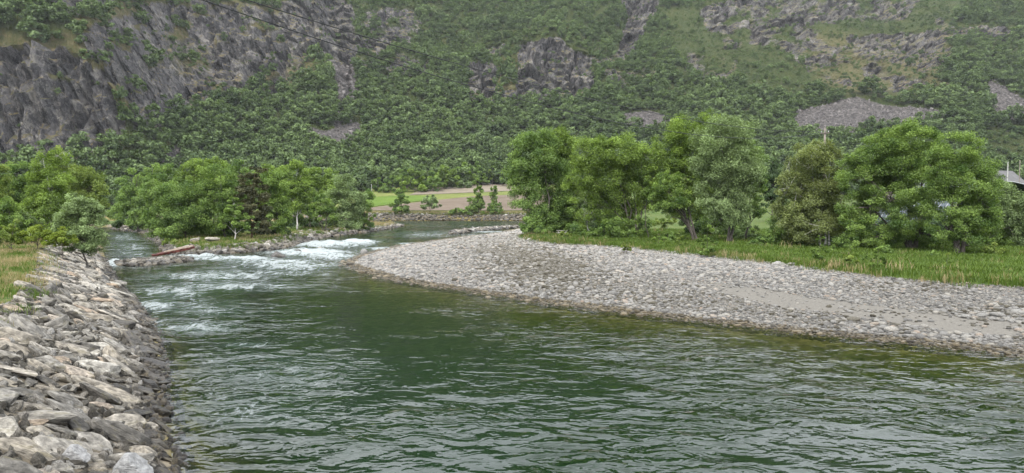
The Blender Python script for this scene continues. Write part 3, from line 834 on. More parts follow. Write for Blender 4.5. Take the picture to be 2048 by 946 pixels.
def rock_mesh(name, mat, seed, angular=True, sub=3):
    rg = np.random.default_rng(seed)
    v, f = ICO3 if sub == 3 else ICO2
    if angular:
        nn = rg.normal(size=(12, 3)); nn /= np.linalg.norm(nn, axis=1)[:, None]
        dd = rg.uniform(0.42, 0.92, 12)
        dots = v @ nn.T
        r = np.min(np.where(dots > 0.05, dd / np.maximum(dots, 0.05), 9.0), axis=1)
        r = np.minimum(r, 1.15)
        p = v * r[:, None]
        p = p + v * (0.05 * fbm(v[:, 0] * 3.2, v[:, 1] * 3.2, v[:, 2] * 3.2, 3, seed, 0.6))[:, None]
    else:
        r = 1 + 0.28 * fbm(v[:, 0] * 1.1, v[:, 1] * 1.1, v[:, 2] * 1.1, 2, seed)
        p = v * r[:, None]
        p = np.sign(p) * np.abs(p) ** 0.92
    me = np_mesh(name, p, 3, f, mat, not angular)
    return me

RIP = [rock_mesh('stone', M['riprap'], 100 + i) for i in range(12)]
RIPW = [rock_mesh('stone', M['wetrock'], 200 + i) for i in range(6)]
RIPWH = [rock_mesh('stone', M['whiterock'], 230 + i) for i in range(2)]
COB = [rock_mesh('cobble', M['cobble'], 300 + i, False, 2) for i in range(8)]
COBB = [rock_mesh('cobble', M['browncobble'], 320 + i, False, 2) for i in range(5)]
COBW = [rock_mesh('cobble', M['wetcobble'], 340 + i, False, 2) for i in range(5)]
RUB = [rock_mesh('rubble', M['rubble'], 360 + i, True, 2) for i in range(7)]
RUBW = [rock_mesh('rubble', M['wetrock'], 380 + i, True, 2) for i in range(4)]
SCR = [rock_mesh('scree_stone', M['scree'], 400 + i, True, 2) for i in range(5)]

def darts(n, sampler, rad, rmin=0.05):
    """dart throwing with a radius per point; returns kept indexes"""
    P, R = sampler, rad
    cell = float(R.max() * 2)
    buck = {}
    keep = []
    for i in np.argsort(-R):
        x, y = P[i]; r = R[i]
        cx, cy = int(x // cell), int(y // cell)
        ok = True
        for a in (-1, 0, 1):
            for b in (-1, 0, 1):
                for j in buck.get((cx + a, cy + b), ()):
                    if (P[j, 0] - x) ** 2 + (P[j, 1] - y) ** 2 < (R[j] + r) ** 2:
                        ok = False; break
                if not ok: break
            if not ok: break
        if ok:
            buck.setdefault((cx, cy), []).append(i); keep.append(i)
    return np.array(keep)

def slope_rot(X, Y, yaw, tilt):
    """euler angles that lay a stone on the ground slope, turned by yaw, rocked by tilt"""
    e = 0.3
    zx = (ground_z(X + e, Y) - ground_z(X - e, Y)) / (2 * e); zy = (ground_z(X, Y + e) - ground_z(X, Y - e)) / (2 * e)
    out = np.zeros((len(X), 3))
    for i in range(len(X)):
        nrm = Vector((-zx[i], -zy[i], 1)).normalized()
        q = Vector((0, 0, 1)).rotation_difference(nrm)
        m = q.to_matrix() @ Matrix.Rotation(yaw[i], 3, 'Z') @ Matrix.Rotation(tilt[i, 0], 3, 'X') @ Matrix.Rotation(tilt[i, 1], 3, 'Y')
        out[i] = m.to_euler()[:]
    return out

def place_stones(parent, name, pts, rots, scls, kinds, meshes, stuff_name, limit=300):
    """the stones that show largest become single parts, the others one stuff part"""
    px, py = project(pts[:, 0], pts[:, 1], pts[:, 2])
    size = np.sqrt(scls[:, 0] * scls[:, 1]) / np.maximum(pts[:, 1], 2)
    vis = (px > -20) & (px < 2068) & (py < 980) & (pts[:, 1] > 5)
    order = np.argsort(-(size * vis))
    one = set(order[:limit].tolist())
    for i in order[:limit]:
        o = bpy.data.objects.new(name, meshes[kinds[i]])
        COL.objects.link(o); o.parent = parent
        o.location = pts[i]; o.rotation_euler = rots[i]; o.scale = scls[i]
    rest = np.array([i for i in range(len(pts)) if i not in one])
    if len(rest):
        scatter(stuff_name, pts[rest], rots[rest], scls[rest], kinds[rest], meshes, parent)

# riprap embankment on the left
rip = empty('rock_embankment', (-14, 26, 0))
rip.location = (0, 0, 0)
tag(rip, 'sloping embankment of quarried grey and beige rocks along the left bank', 'embankment')
lw = np.array([(-0.4, -2)] + LEFT_BANK[3:15]); seg = np.linalg.norm(np.diff(lw, axis=0), axis=1); cum = np.concatenate([[0], np.cumsum(seg)])
def bank_pts(n, lo, hi, rg, smax=None):
    s = rg.uniform(0, (smax or cum[-1]), n); u = rg.uniform(lo, hi, n)
    X = np.interp(s, cum, lw[:, 0]); Y = np.interp(s, cum, lw[:, 1])
    i = np.clip(np.searchsorted(cum, s) - 1, 0, len(lw) - 2)
    d = (lw[i + 1] - lw[i]) / seg[i][:, None]
    return np.stack([X - d[:, 1] * u, Y + d[:, 0] * u], 1), u
rg = np.random.default_rng(11)
S_MAX = float(np.interp(80, lw[:, 1], cum))
P, u = bank_pts(30000, 0.05, 4.9, rg, S_MAX)
R = rg.choice([0.13, 0.18, 0.25, 0.34, 0.45], 30000, p=[0.50, 0.28, 0.14, 0.065, 0.015]) * rg.uniform(0.7, 1.05, 30000)
R *= np.where(u < 0.8, 0.8, 1.0)
keep = darts(0, P, R)
P, u, R = P[keep], u[keep], R[keep]
yaw = rg.normal(0.15, 0.5, len(P)); tilt = rg.normal(0, 0.22, (len(P), 2))
rots = slope_rot(P[:, 0], P[:, 1], yaw, tilt)
el = rg.uniform(1.1, 1.9, len(P))
scl = np.stack([R * 1.4 * el ** 0.6, R * 1.4 / el ** 0.35, R * rg.uniform(0.42, 0.78, len(P))], 1)
z = ground_z(P[:, 0], P[:, 1])
pts = np.column_stack([P, z + R * 0.12])
kinds = rg.integers(0, 12, len(P))
kinds = np.where(u < 0.8 + 0.35 * rg.normal(size=len(P)), 12 + rg.integers(0, 6, len(P)), kinds)
kinds = np.where(rg.uniform(size=len(P)) < -1, 18 + rg.integers(0, 2, len(P)), kinds)
place_stones(rip, 'stone', pts, rots, scl, kinds, RIP + RIPW + RIPWH, 'small_stones')
P, u = bank_pts(11000, -0.5, 5.1, rg, S_MAX)
R = rg.uniform(0.05, 0.16, len(P))
kinds = np.where(u < 0.6, 7 + rg.integers(0, 4, len(P)), rg.integers(0, 7, len(P)))
scatter('rubble', np.column_stack([P, ground_z(P[:, 0], P[:, 1]) + 0.03]), rg.uniform(0, 6.28, (len(P), 3)), np.stack([R * 1.3, R, R * .8], 1), kinds, RUB + RUBW, rip)

# gravel bar
bar = empty('gravel_bar', (0, 0, 0))
tag(bar, 'long bank of pale rounded river cobbles', None, None, 'structure')
rg = np.random.default_rng(13)
n = 900000
Y_ = rg.uniform(14, 205, n); X_ = -22 + rg.uniform(0, 1, n) * (24 + 42)
d_b = sdist(X_, Y_, BAR); d_g = sdist(X_, Y_, GRASS_RIGHT)
d_sand = sdist(X_, Y_, SAND)
ppx, ppy = project(X_, Y_, np.full(n, 0.5))
dens = np.interp(Y_, [20, 40, 70, 110, 205], [1.0, 1.0, 0.75, 0.5, 0.35])
ok = (d_b > -1.6) & (d_g < 0.35) & (ppx < 2900) & (rg.uniform(size=n) < dens) & ((d_sand < -0.15 + 0.35 * fbm(X_ / 1.2, Y_ / 1.2, None, 2, 51)) | (rg.uniform(size=n) < 0.05 + 0.4 * (fbm(X_ / 2.5, Y_ / 1.5, None, 2, 53) > 0.20)))
X_, Y_, d_b, d_g = X_[ok], Y_[ok], d_b[ok], d_g[ok]
big = np.clip(0.5 + fbm(X_ / 7, Y_ / 7, None, 3, 55), 0, 1)
R = np.exp(rg.normal(-3.02, 0.44, len(X_))) * (0.75 + 0.6 * big)
R = np.clip(R, 0.04, 0.30) * np.interp(Y_, [25, 90, 200], [1.0, 1.15, 1.6])
keep = darts(0, np.stack([X_, Y_], 1), R * 0.72)
X_, Y_, d_b, R = X_[keep], Y_[keep], d_b[keep], R[keep]
print('cobbles', len(X_))
ppx, ppy = project(X_, Y_, np.full(len(X_), 0.5))
brown = np.maximum(1.1 * np.exp(-(((ppx - 1050 - (ppy - 520) * 2.0) / 110) ** 2 + ((ppy - 535) / 50) ** 2)), 0.4 * smooth(0.05, 0.3, fbm(X_ / 8, Y_ / 8, None, 3, 58)))
brown = np.maximum(brown, 0.35 * np.exp(-(((ppx - 1230) / 120) ** 2 + ((ppy - 580) / 14) ** 2)))
k = rg.integers(0, 8, len(X_))
k = np.where(rg.uniform(size=len(X_)) < brown * 0.9, 8 + rg.integers(0, 5, len(X_)), k)
wet_e = 0.55 + 0.35 * fbm(X_ / 3, Y_ / 3, None, 2, 57)
k = np.where(d_b < wet_e, 13 + rg.integers(0, 5, len(X_)), k)
z = ground_z(X_, Y_)
el = rg.uniform(1.0, 1.5, len(X_))
scl = np.stack([R * 1.12 * el ** .5, R * 1.12 / el ** .5, R * rg.uniform(0.42, 0.72, len(X_))], 1)
rots = np.column_stack([rg.normal(0, 0.16, len(X_)), rg.normal(0, 0.16, len(X_)), rg.uniform(0, 6.28, len(X_))])
pts = np.column_stack([X_, Y_, z + R * 0.28])
place_stones(bar, 'cobble', pts, rots, scl, k, COB + COBB + COBW, 'small_cobbles')

# rocky margins: far bank, peninsula shore, channel bar, weir
def shore(name, parent, poly_pts, lo, hi, n, rmin, rmax, meshes, seed, wet_below=0.4, nw=4, wid=None):
    rg = np.random.default_rng(seed)
    lp = np.array(poly_pts, float); sg = np.linalg.norm(np.diff(lp, axis=0), axis=1); cm = np.concatenate([[0], np.cumsum(sg)])
    s = rg.uniform(0, cm[-1], n); i = np.clip(np.searchsorted(cm, s) - 1, 0, len(lp) - 2)
    base = np.stack([np.interp(s, cm, lp[:, 0]), np.interp(s, cm, lp[:, 1])], 1)
    d = (lp[i + 1] - lp[i]) / sg[i][:, None]
    u = rg.uniform(lo, hi, n)
    if wid is not None: u = u * np.interp(s / cm[-1], np.linspace(0, 1, len(wid)), wid)
    Q = np.stack([base[:, 0] - d[:, 1] * u, base[:, 1] + d[:, 0] * u], 1)
    R = np.exp(rg.uniform(math.log(rmin), math.log(rmax), n))
    kp = darts(0, Q, R * 0.6); Q, R, u = Q[kp], R[kp], u[kp]
    z = ground_z(Q[:, 0], Q[:, 1])
    nd = len(meshes) - nw
    kk = np.where(u < wet_below, nd + rg.integers(0, nw, len(Q)), rg.integers(0, nd, len(Q)))
    scl = np.stack([R * 1.25, R, R * 0.7], 1)
    rots = np.column_stack([rg.normal(0, .3, len(Q)), rg.normal(0, .3, len(Q)), rg.uniform(0, 6.28, len(Q))])
    return np.column_stack([Q, np.maximum(z, -0.1) + R * 0.2]), rots, scl, kk

far_b = empty('far_riverbank', (0, 0, 0)); tag(far_b, 'stony far bank below the ploughed field', None, None, 'structure')
a = shore('r', far_b, [(-110, 324.5), (-66, 327), (-30, 330), (0, 329), (40, 331)], -1.6, 5.5, 3200, 0.3, 0.9, RUB + RUBW, 21, 3.0)
place_stones(far_b, 'stone', *a, RUB + RUBW, 'bank_stones', 60)
pen = empty('island_shore', (0, 0, 0)); tag(pen, 'stony shore of the wooded island', None, None, 'structure')
pw = PENINSULA
a = shore('r', pen, pw[:11], -0.5, 3.2, 3600, 0.16, 0.6, RUB + RUBW, 22, 0.45, 4, [1.0, 1.2, 1.0, 1.5, 2.2, 2.2, 1.3, 1.0, 0.9, 0.9, 0.8])
place_stones(pen, 'stone', *a, RUB + RUBW, 'shore_stones', 200)
a2 = shore('r', pen, pw[-5:] + pw[:1], -0.4, 1.6, 700, 0.15, 0.5, RUB + RUBW, 23, 0.6)
scatter('shore_stones', a2[0], a2[1], a2[2], a2[3], RUB + RUBW, pen)
cb = empty('channel_bar', (0, 0, 0)); tag(cb, 'low bar of dark stones at the mouth of the side channel', None, None, 'structure')
sb = np.array(SMALL_BAR)
rgq = np.random.default_rng(24)
def fill_poly(poly, n, rmin, rmax, seed, meshes_n, wet_n, wet_d):
    rg = np.random.default_rng(seed); Pp = np.array(poly)
    lo, hi = Pp.min(0), Pp.max(0)
    Q = rg.uniform(lo - 0.6, hi + 0.6, (n, 2)); d = sdist(Q[:, 0], Q[:, 1], poly)
    Q, d = Q[d > -0.45], d[d > -0.45]
    R = np.exp(rg.uniform(math.log(rmin), math.log(rmax), len(Q)))
    kp = darts(0, Q, R * 0.62); Q, R, d = Q[kp], R[kp], d[kp]
    kk = np.where(d < wet_d, meshes_n + rg.integers(0, wet_n, len(Q)), rg.integers(0, meshes_n, len(Q)))
    return np.column_stack([Q, np.maximum(ground_z(Q[:, 0], Q[:, 1]), -0.05) + R * 0.2]), np.column_stack([rg.normal(0, .25, len(Q)), rg.normal(0, .25, len(Q)), rg.uniform(0, 6.28, len(Q))]), np.stack([R * 1.3, R, R * .65], 1), kk
place_stones(cb, 'stone', *fill_poly(SMALL_BAR, 6000, 0.15, 0.5, 25, 7, 4, 0.55), RUB + RUBW, 'bar_stones', 60)
wr = empty('stone_weir', (0, 0, 0)); tag(wr, 'diagonal row of stones breaking the river surface', None, None, 'structure')
place_stones(wr, 'stone', *fill_poly(WEIR, 9000, 0.3, 0.8, 26, 7, 4, 0.4), RUB + RUBW, 'weir_stones', 60)

# single boulders
def boulder(px, py, w, mesh, label, zoff=0.0, flat=0.7, rz=0.3, depth=0.9):
    X, Y = at_z(px, py, 0.0)
    r = w * Y / F / 2
    o = link('boulder', mesh, None, (X, Y, r * flat * 0.35 + zoff + max(gz(X, Y), -0.1)))
    o.scale = (r, r * depth, r * flat); o.rotation_euler = (0.1, 0.05, rz)
    return tag(o, label, 'boulder', 'boulders along the river')
boulder(556, 514, 34, RIPW[1], 'dark brown boulder standing in the white rapids')
boulder(597, 505, 18, RUB[3], 'small pale brown rock in the foam right of the dark boulder')
boulder(640, 496, 12, RUB[5], 'little grey rock half drowned in the rapids', -0.05)
boulder(312, 638, 26, RIPW[2], 'dark wet boulder in shallow water beside the embankment, farther one', 0, 0.6)
boulder(332, 682, 20, RIPW[4], 'dark wet boulder in shallow water beside the embankment, nearer one', 0, 0.5)
boulder(728, 507, 14, COB[3], 'pale round boulder at the pointed end of the gravel bar', 0.1, 0.9)
for px, py, w, lab in ((262, 905, 88, 'bright white boulder at the bottom of the embankment, larger one'), (150, 915, 60, 'bright white boulder at the bottom of the embankment, smaller one')):
    x, y = at_z(px, py, 0.9); r_w = w * y / F / 2
    o = link('boulder', RIPWH[w % 2], None, (x, y, gz(x, y) + r_w * 0.55)); o.scale = (r_w * 1.15, r_w * 0.9, r_w * 0.75); o.rotation_euler = (0.2, 0.15, 0.4); tag(o, lab, 'boulder', 'boulders along the river')
boulder(183, 506, 22, RIP[7], 'pale boulder below the bush at the end of the embankment', 0.4, 0.8)
boulder(393, 496, 22, RIP[3], 'pale flat boulder at the upper end of the red timber', 0.3, 0.6)
boulder(424, 497, 28, RIP[5], 'broad grey boulder on the grassy island point', 0.3, 0.6)

# ------------------------------------------------------------------ trees
def unit(v): return v / np.maximum(np.linalg.norm(v, axis=-1, keepdims=True), 1e-9)

def leaves_mesh(name, mat, C, CR, CT, nleaf, L, rg, outc, flat=0.6, droop=0.0, aspect=0.55):
    """C clump centres, CR radii, CT tints; nleaf leaves in all"""
    w = CR ** 2; w = w / w.sum()
    ci = rg.choice(len(C), nleaf, p=w)
    d = unit(rg.normal(size=(nleaf, 3))) * (rg.uniform(0, 1, nleaf) ** 0.45)[:, None]
    d[:, 2] *= flat
    p = C[ci] + d * CR[ci][:, None]
    if droop: p[:, 2] -= droop * (d[:, 0] ** 2 + d[:, 1] ** 2) * CR[ci]
    out = unit(p - outc)
    nr = unit(out * 0.45 + np.array([0, 0, 0.55]) + rg.normal(size=(nleaf, 3)) * 0.55)
    a = unit(np.cross(nr, rg.normal(size=(nleaf, 3))))
    b = np.cross(nr, a)
    l = (L * rg.uniform(0.65, 1.25, nleaf))[:, None] * 0.5
    bw = l * aspect
    bend = nr * l * 0.25
    Q = np.stack([p - a * l - b * bw * 0.75 - bend, p + b * bw * 1.5, p + a * l - b * bw * 0.4 - bend], 1).reshape(-1, 3)
    tint = np.clip(CT[ci] + rg.normal(0, 0.16, nleaf), 0, 1)
    return np_mesh(name, Q, 3, np.arange(nleaf * 3), mat, False, {'tint': np.repeat(tint, 3)})

def crown_clumps(lobes, ncl, rg, shell=0.5, rel=0.30):
    """lobes (n,6): centre xyz, radii xyz"""
    L = np.asarray(lobes, float)
    vol = (L[:, 3] * L[:, 4] * L[:, 5]) ** (2 / 3); pr = vol / vol.sum()
    li = rg.choice(len(L), ncl * 3, p=pr)
    d = unit(rg.normal(size=(ncl * 3, 3)))
    r = shell + (1 - shell) * rg.uniform(0, 1, ncl * 3) ** 0.7
    bump = 1 + 0.22 * fbm(d[:, 0] * 1.7 + li, d[:, 1] * 1.7, d[:, 2] * 1.7, 2, int(rg.integers(999)))
    rr = rel * np.cbrt(L[li, 3] * L[li, 4] * L[li, 5]) * rg.uniform(0.6, 1.3, ncl * 3)
    eff = np.maximum(L[li, 3:] - rr[:, None] * 0.25, L[li, 3:] * 0.4)
    p = L[li, :3] + d * eff * (r * bump)[:, None]
    # drop clumps buried deep in another lobe
    deep = np.zeros(len(p))
    for k in range(len(L)):
        q = np.sqrt((((p - L[k, :3]) / L[k, 3:]) ** 2).sum(1))
        deep += (q < 0.5) & (li != k)
    ok = deep == 0
    p, rr = p[ok][:ncl], rr[ok][:ncl]
    return p, rr

def trunk_mesh(name, mat, stems, C, CR, rg, rad, limbs=10, twigs=True):
    mb = MB()
    sp = []
    for st in stems:
        pts = [np.array(q, float) for q in st]
        # resample and wander
        P = []
        nseg = 9
        cumt = np.linspace(0, len(pts) - 1, nseg)
        A = np.array(pts)
        for t in cumt:
            i = min(int(t), len(pts) - 2); f = t - i
            P.append(A[i] * (1 - f) + A[i + 1] * f)
        P = np.array(P)
        hgt = P[-1, 2] - P[0, 2]
        P[1:] += rg.normal(0, 0.010 * abs(hgt) + 0.02, (nseg - 1, 3)) * [1, 1, 0.2]
        rr = [rad * (1 - 0.82 * (k / (nseg - 1)) ** 0.9) for k in range(nseg)]
        rr[0] *= 1.35
        mb.tube(P, rr, 7)
        sp.append((P, rr))
    if len(C):
        # limbs to spread-out clumps, twigs from the limbs to the others
        n_l = min(limbs, len(C))
        chosen = [int(rg.integers(len(C)))]
        D = np.linalg.norm(C - C[chosen[0]], axis=1)
        for _ in range(n_l - 1):
            j = int(np.argmax(D)); chosen.append(j); D = np.minimum(D, np.linalg.norm(C - C[j], axis=1))
        limb_pts, limb_r = [], []
        for j in chosen:
            c = C[j]; best = None
            for P, rr in sp:
                horiz = math.hypot(c[0] - P[0, 0], c[1] - P[0, 1])
                want = c[2] - 0.75 * horiz - 0.08 * abs(c[2])
                want = min(max(want, P[0, 2] + 0.18 * (P[-1, 2] - P[0, 2])), P[-1, 2] * 0.95)
                k = int(np.argmin(np.abs(P[:, 2] - want)))
                dd = np.linalg.norm(P[k] - c)
                if best is None or dd < best[0]: best = (dd, P[k], rr[k])
            a = best[1]; mid = (a + c) / 2 + np.array([0, 0, 0.10 * best[0]]) + rg.normal(0, 0.05 * best[0], 3)
            q1 = a * 0.6 + mid * 0.4 + rg.normal(0, 0.02 * best[0], 3)
            LP = [a, q1, mid, mid * 0.4 + c * 0.6 + rg.normal(0, 0.03 * best[0], 3), c]
            r0 = min(best[2] * 0.62, rad * 0.5)
            LR = [r0, r0 * 0.8, r0 * 0.6, r0 * 0.4, r0 * 0.15]
            mb.tube(LP, LR, 5, False)
            limb_pts += LP[1:]; limb_r += LR[1:]
        if twigs and limb_pts:
            LPt = np.array(limb_pts)
            for j in range(len(C)):
                if j in chosen: continue
                k = int(np.argmin(np.linalg.norm(LPt - C[j], axis=1)))
                a = LPt[k]; c = C[j]; m = (a + c) / 2 + rg.normal(0, 0.06 * np.linalg.norm(c - a), 3)
                r0 = min(limb_r[k] * 0.6, 0.05)
                mb.tube([a, m, c], [max(r0, 0.012), max(r0 * .6, .01), 0.008], 3, False)
    return mb.mesh(name, mat, True)

TREES = {}
def make_tree(name, label, cat, base_px, Y, lobes_px, leaf, bark, seed, group=None, zb=None, dens=1.0, leafpx=1.55, trunk_px=None, rad=None, cl_rel=0.33, ncl=None, depthk=0.9, flat=0.75, droop=0.0, shell=0.45, stems_px=None, limbs=10, sink=0.05, key=None):
    """A tree at distance Y; crown lobes are given as (cx, cy, rx, ry[, dy]) in photo pixels."""
    rg = np.random.default_rng(seed)
    X, _ = at_y(base_px, 415, Y)
    zb = gz(X, Y) if zb is None else zb
    s = Y / F
    L = []
    for lb in lobes_px:
        cx, cy, rx, ry = lb[:4]; dy = lb[4] if len(lb) > 4 else 0.0
        lx, lz = at_y(cx, cy, Y)
        L.append((lx - X, dy, lz - zb, rx * s, max(rx, 0.6 * ry) * s * depthk, ry * s))
    L = np.array(L)
    area = sum(math.pi * l[2] * l[3] for l in lobes_px) / 4.0            # render px
    ncl = ncl or int(np.clip(area / 26, 30, 480))
    C, CR = crown_clumps(L, ncl, rg, shell, cl_rel)
    keep = C[:, 2] > 0.15
    C, CR = C[keep], CR[keep]
    CT = np.clip(rg.normal(0.46, 0.23, len(C)), 0.03, 0.97)
    nl = int(area * 7.0 * dens)
    top = L[:, 2] + L[:, 5]
    h = float(top.max())
    cen = np.array([L[:, 0].mean(), L[:, 1].mean(), L[:, 2].min() * 0.5 + h * 0.25])
    root = empty(name, (X, Y, zb - sink))
    cm = leaves_mesh(name + '_crown', M[leaf], C, CR, CT, nl, leafpx * 2 * s, rg, cen, flat, droop)
    link('crown', cm, root)
    if stems_px is None:
        j = int(np.argmax(top)); stems = [[(0, 0, -0.2), (L[j, 0] * 0.35, L[j, 1] * 0.4, h * 0.45), (L[j, 0] * 0.85, L[j, 1] * 0.8, h * 0.9)]]
    else:
        stems = []
        for st in stems_px:
            q = []
            for (px, py) in st:
                lx, lz = at_y(px, py, Y); q.append((lx - X, 0.0, lz - zb))
            q[0] = (q[0][0], 0, -0.2)
            stems.append(q)
    rad = rad or max(0.05, 0.013 * h)
    link('trunk', trunk_mesh(name + '_trunk', M[bark], stems, C, CR, rg, rad, limbs), root)
    tag(root, label, cat, group)
    if key: TREES[key] = root
    return root

def copy_tree(src, loc, rz, sc, label, group=None, leaf=None):
    r = src.copy(); COL.objects.link(r)
    r.location = loc; r.rotation_euler = (0, 0, rz); r.scale = (sc, sc, sc) if not isinstance(sc, tuple) else sc
    r['label'] = label
    if group: r['group'] = group
    for ch in src.children:
        c = ch.copy(); COL.objects.link(c); c.parent = r
    return r

GR = 'trees on the right bank behind the gravel bar'
# --- right bank, from left to right
make_tree('broadleaf_tree', 'tall leafy tree at the left end of the right bank grove', 'tree', 1098, 117,
          [(1060, 320, 46, 58), (1085, 300, 42, 44, 1), (1050, 385, 36, 45, -1), (1072, 440, 34, 42, -1), (1110, 360, 36, 60, 2), (1040, 350, 32, 42), (1034, 310, 24, 30), (1120, 415, 36, 40, 3), (1095, 445, 30, 30, 1)], 'alder', 'bark', 1, GR, dens=1.15, stems_px=[[(1098, 470), (1096, 400), (1090, 300)], [(1075, 472), (1062, 400), (1058, 330)]], rad=0.24)
make_tree('birch_tree', 'drooping light green birch between the two tallest round crowns of the grove', 'tree', 1160, 122,
          [(1130, 285, 34, 34), (1115, 320, 36, 40), (1140, 345, 34, 55), (1135, 410, 34, 50), (1160, 440, 28, 34), (1120, 270, 22, 20)], 'birch', 'bark', 2, GR, droop=0.5, dens=1.1)
make_tree('broadleaf_tree', 'broad round-topped tree with several dark stems', 'tree', 1262, 99,
          [(1195, 312, 48, 44), (1245, 305, 52, 38), (1285, 330, 32, 46), (1175, 345, 32, 40), (1225, 360, 52, 46, 1), (1270, 385, 40, 46, 1), (1200, 410, 32, 40, 2), (1240, 430, 34, 40, 2), (1302, 365, 24, 46), (1150, 375, 26, 40, 1), (1160, 300, 22, 24)], 'birch', 'bark', 3, GR, dens=1.05, shell=0.6,
          stems_px=[[(1268, 482), (1262, 420), (1225, 330)], [(1262, 482), (1250, 400), (1205, 320)], [(1272, 482), (1285, 400), (1280, 320)], [(1270, 482), (1271, 400), (1250, 310)]], rad=0.17, limbs=16)
make_tree('small_birch', 'small leaning birch with pale trunk and light leaves before the grove', 'tree', 1181, 104,
          [(1175, 395, 26, 20), (1192, 415, 22, 26), (1162, 405, 15, 18), (1185, 440, 18, 16)], 'willow', 'birchbark', 4, GR, stems_px=[[(1182, 477), (1174, 445), (1168, 410)]], rad=0.11)
make_tree('leafy_shrub', 'green shrub at the foot of the many-stemmed tree, above the gravel', 'shrub', 1248, 97, [(1235, 455, 34, 24), (1262, 470, 26, 20), (1215, 465, 22, 20), (1275, 450, 16, 22)], 'maple', 'bark', 5, 'shrubs on the right bank')
make_tree('thin_tree', 'thin nearly bare sapling tree with slender stem right of the many-stemmed tree', 'tree', 1297, 98, [(1292, 385, 14, 26), (1290, 350, 16, 24), (1286, 460, 12, 18)], 'alder', 'bark', 6, GR, dens=0.6, stems_px=[[(1297, 482), (1290, 420), (1290, 345)]], rad=0.07)
make_tree('broadleaf_tree', 'tall yellow-green tree behind the pale willow, left of it', 'tree', 1392, 100,
          [(1375, 270, 48, 42), (1340, 310, 38, 46), (1325, 345, 30, 40), (1385, 320, 46, 56), (1350, 385, 42, 50), (1400, 390, 42, 48), (1410, 250, 36, 28), (1312, 375, 24, 42), (1425, 330, 30, 50), (1308, 325, 22, 32), (1330, 280, 26, 26)], 'birch', 'bark', 7, GR, dens=1.05, stems_px=[[(1392, 486), (1375, 420), (1380, 280)], [(1386, 486), (1362, 415), (1335, 340)]], rad=0.22, limbs=14)
make_tree('broadleaf_tree', 'lower bright green tree with two dark leaning stems before the yellow-green tree', 'tree', 1388, 90,
          [(1330, 370, 28, 28), (1345, 395, 36, 30), (1315, 400, 22, 24), (1330, 430, 20, 16), (1360, 365, 20, 22)], 'maple', 'bark', 8, GR, stems_px=[[(1390, 487), (1374, 440), (1340, 395)], [(1396, 487), (1384, 440), (1368, 385)]], rad=0.19)
make_tree('willow_tree', 'big pale silvery green willow in the middle of the right bank', 'tree', 1458, 88,
          [(1445, 290, 58, 56), (1480, 265, 38, 34), (1430, 340, 44, 40), (1465, 350, 56, 46), (1455, 405, 50, 40), (1495, 330, 34, 50), (1475, 430, 36, 28), (1400, 320, 24, 30), (1448, 240, 26, 18), (1420, 385, 32, 40), (1440, 445, 30, 24)], 'willow', 'bark', 9, GR, dens=1.15, stems_px=[[(1457, 489), (1455, 430), (1445, 300)], [(1462, 489), (1470, 420), (1490, 290)]], rad=0.24, limbs=14)
make_tree('broadleaf_tree', 'green tree leaning out on the right side of the silvery willow', 'tree', 1496, 93,
          [(1512, 340, 24, 46), (1518, 395, 18, 34), (1500, 300, 22, 30), (1505, 425, 20, 22)], 'alder', 'bark', 10, GR, stems_px=[[(1495, 462), (1497, 420), (1508, 330)]], rad=0.14)
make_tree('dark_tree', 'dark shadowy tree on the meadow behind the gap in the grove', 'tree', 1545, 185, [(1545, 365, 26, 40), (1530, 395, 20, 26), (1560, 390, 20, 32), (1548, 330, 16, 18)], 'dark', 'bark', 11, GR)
make_tree('birch_tree', 'yellowish birch with white trunks left of the great maples', 'tree', 1643, 77,
          [(1620, 315, 44, 36), (1655, 325, 34, 42), (1590, 370, 38, 40), (1630, 385, 48, 50), (1585, 430, 40, 40), (1640, 440, 50, 40), (1665, 400, 26, 44), (1640, 290, 26, 16), (1565, 400, 24, 34), (1600, 465, 40, 24)], 'yellowbirch', 'birchbark', 12, GR, dens=1.1, droop=0.4, stems_px=[[(1643, 500), (1636, 420), (1622, 310)], [(1658, 498), (1654, 400), (1660, 305)], [(1650, 500), (1648, 400), (1648, 330)]], rad=0.12, limbs=12)
make_tree('leafy_shrub', 'grey-green bush left of the yellowish birch at the meadow edge', 'shrub', 1582, 79, [(1565, 455, 34, 34), (1600, 470, 36, 28), (1590, 430, 28, 30), (1545, 475, 20, 22)], 'alder', 'bark', 13, 'shrubs on the right bank')
make_tree('maple_tree', 'huge round bright green maple, tallest crown right of the birch', 'tree', 1825, 73,
          [(1805, 280, 62, 40), (1850, 300, 46, 44), (1750, 315, 52, 44), (1715, 360, 42, 40), (1780, 350, 56, 46), (1840, 360, 52, 50), (1725, 410, 46, 40), (1790, 420, 46, 44, -3), (1850, 430, 36, 38), (1710, 450, 36, 30), (1815, 460, 40, 26), (1760, 472, 50, 26), (1855, 472, 40, 26), (1700, 482, 34, 20), (1770, 385, 50, 40), (1700, 335, 30, 34), (1800, 320, 56, 44)], 'maple', 'bark', 14, GR, dens=1.05, shell=0.55, flat=0.68,
          stems_px=[[(1822, 507), (1818, 440), (1800, 330)], [(1828, 507), (1840, 420), (1850, 320)], [(1824, 505), (1790, 440), (1740, 350)]], rad=0.26, limbs=18)
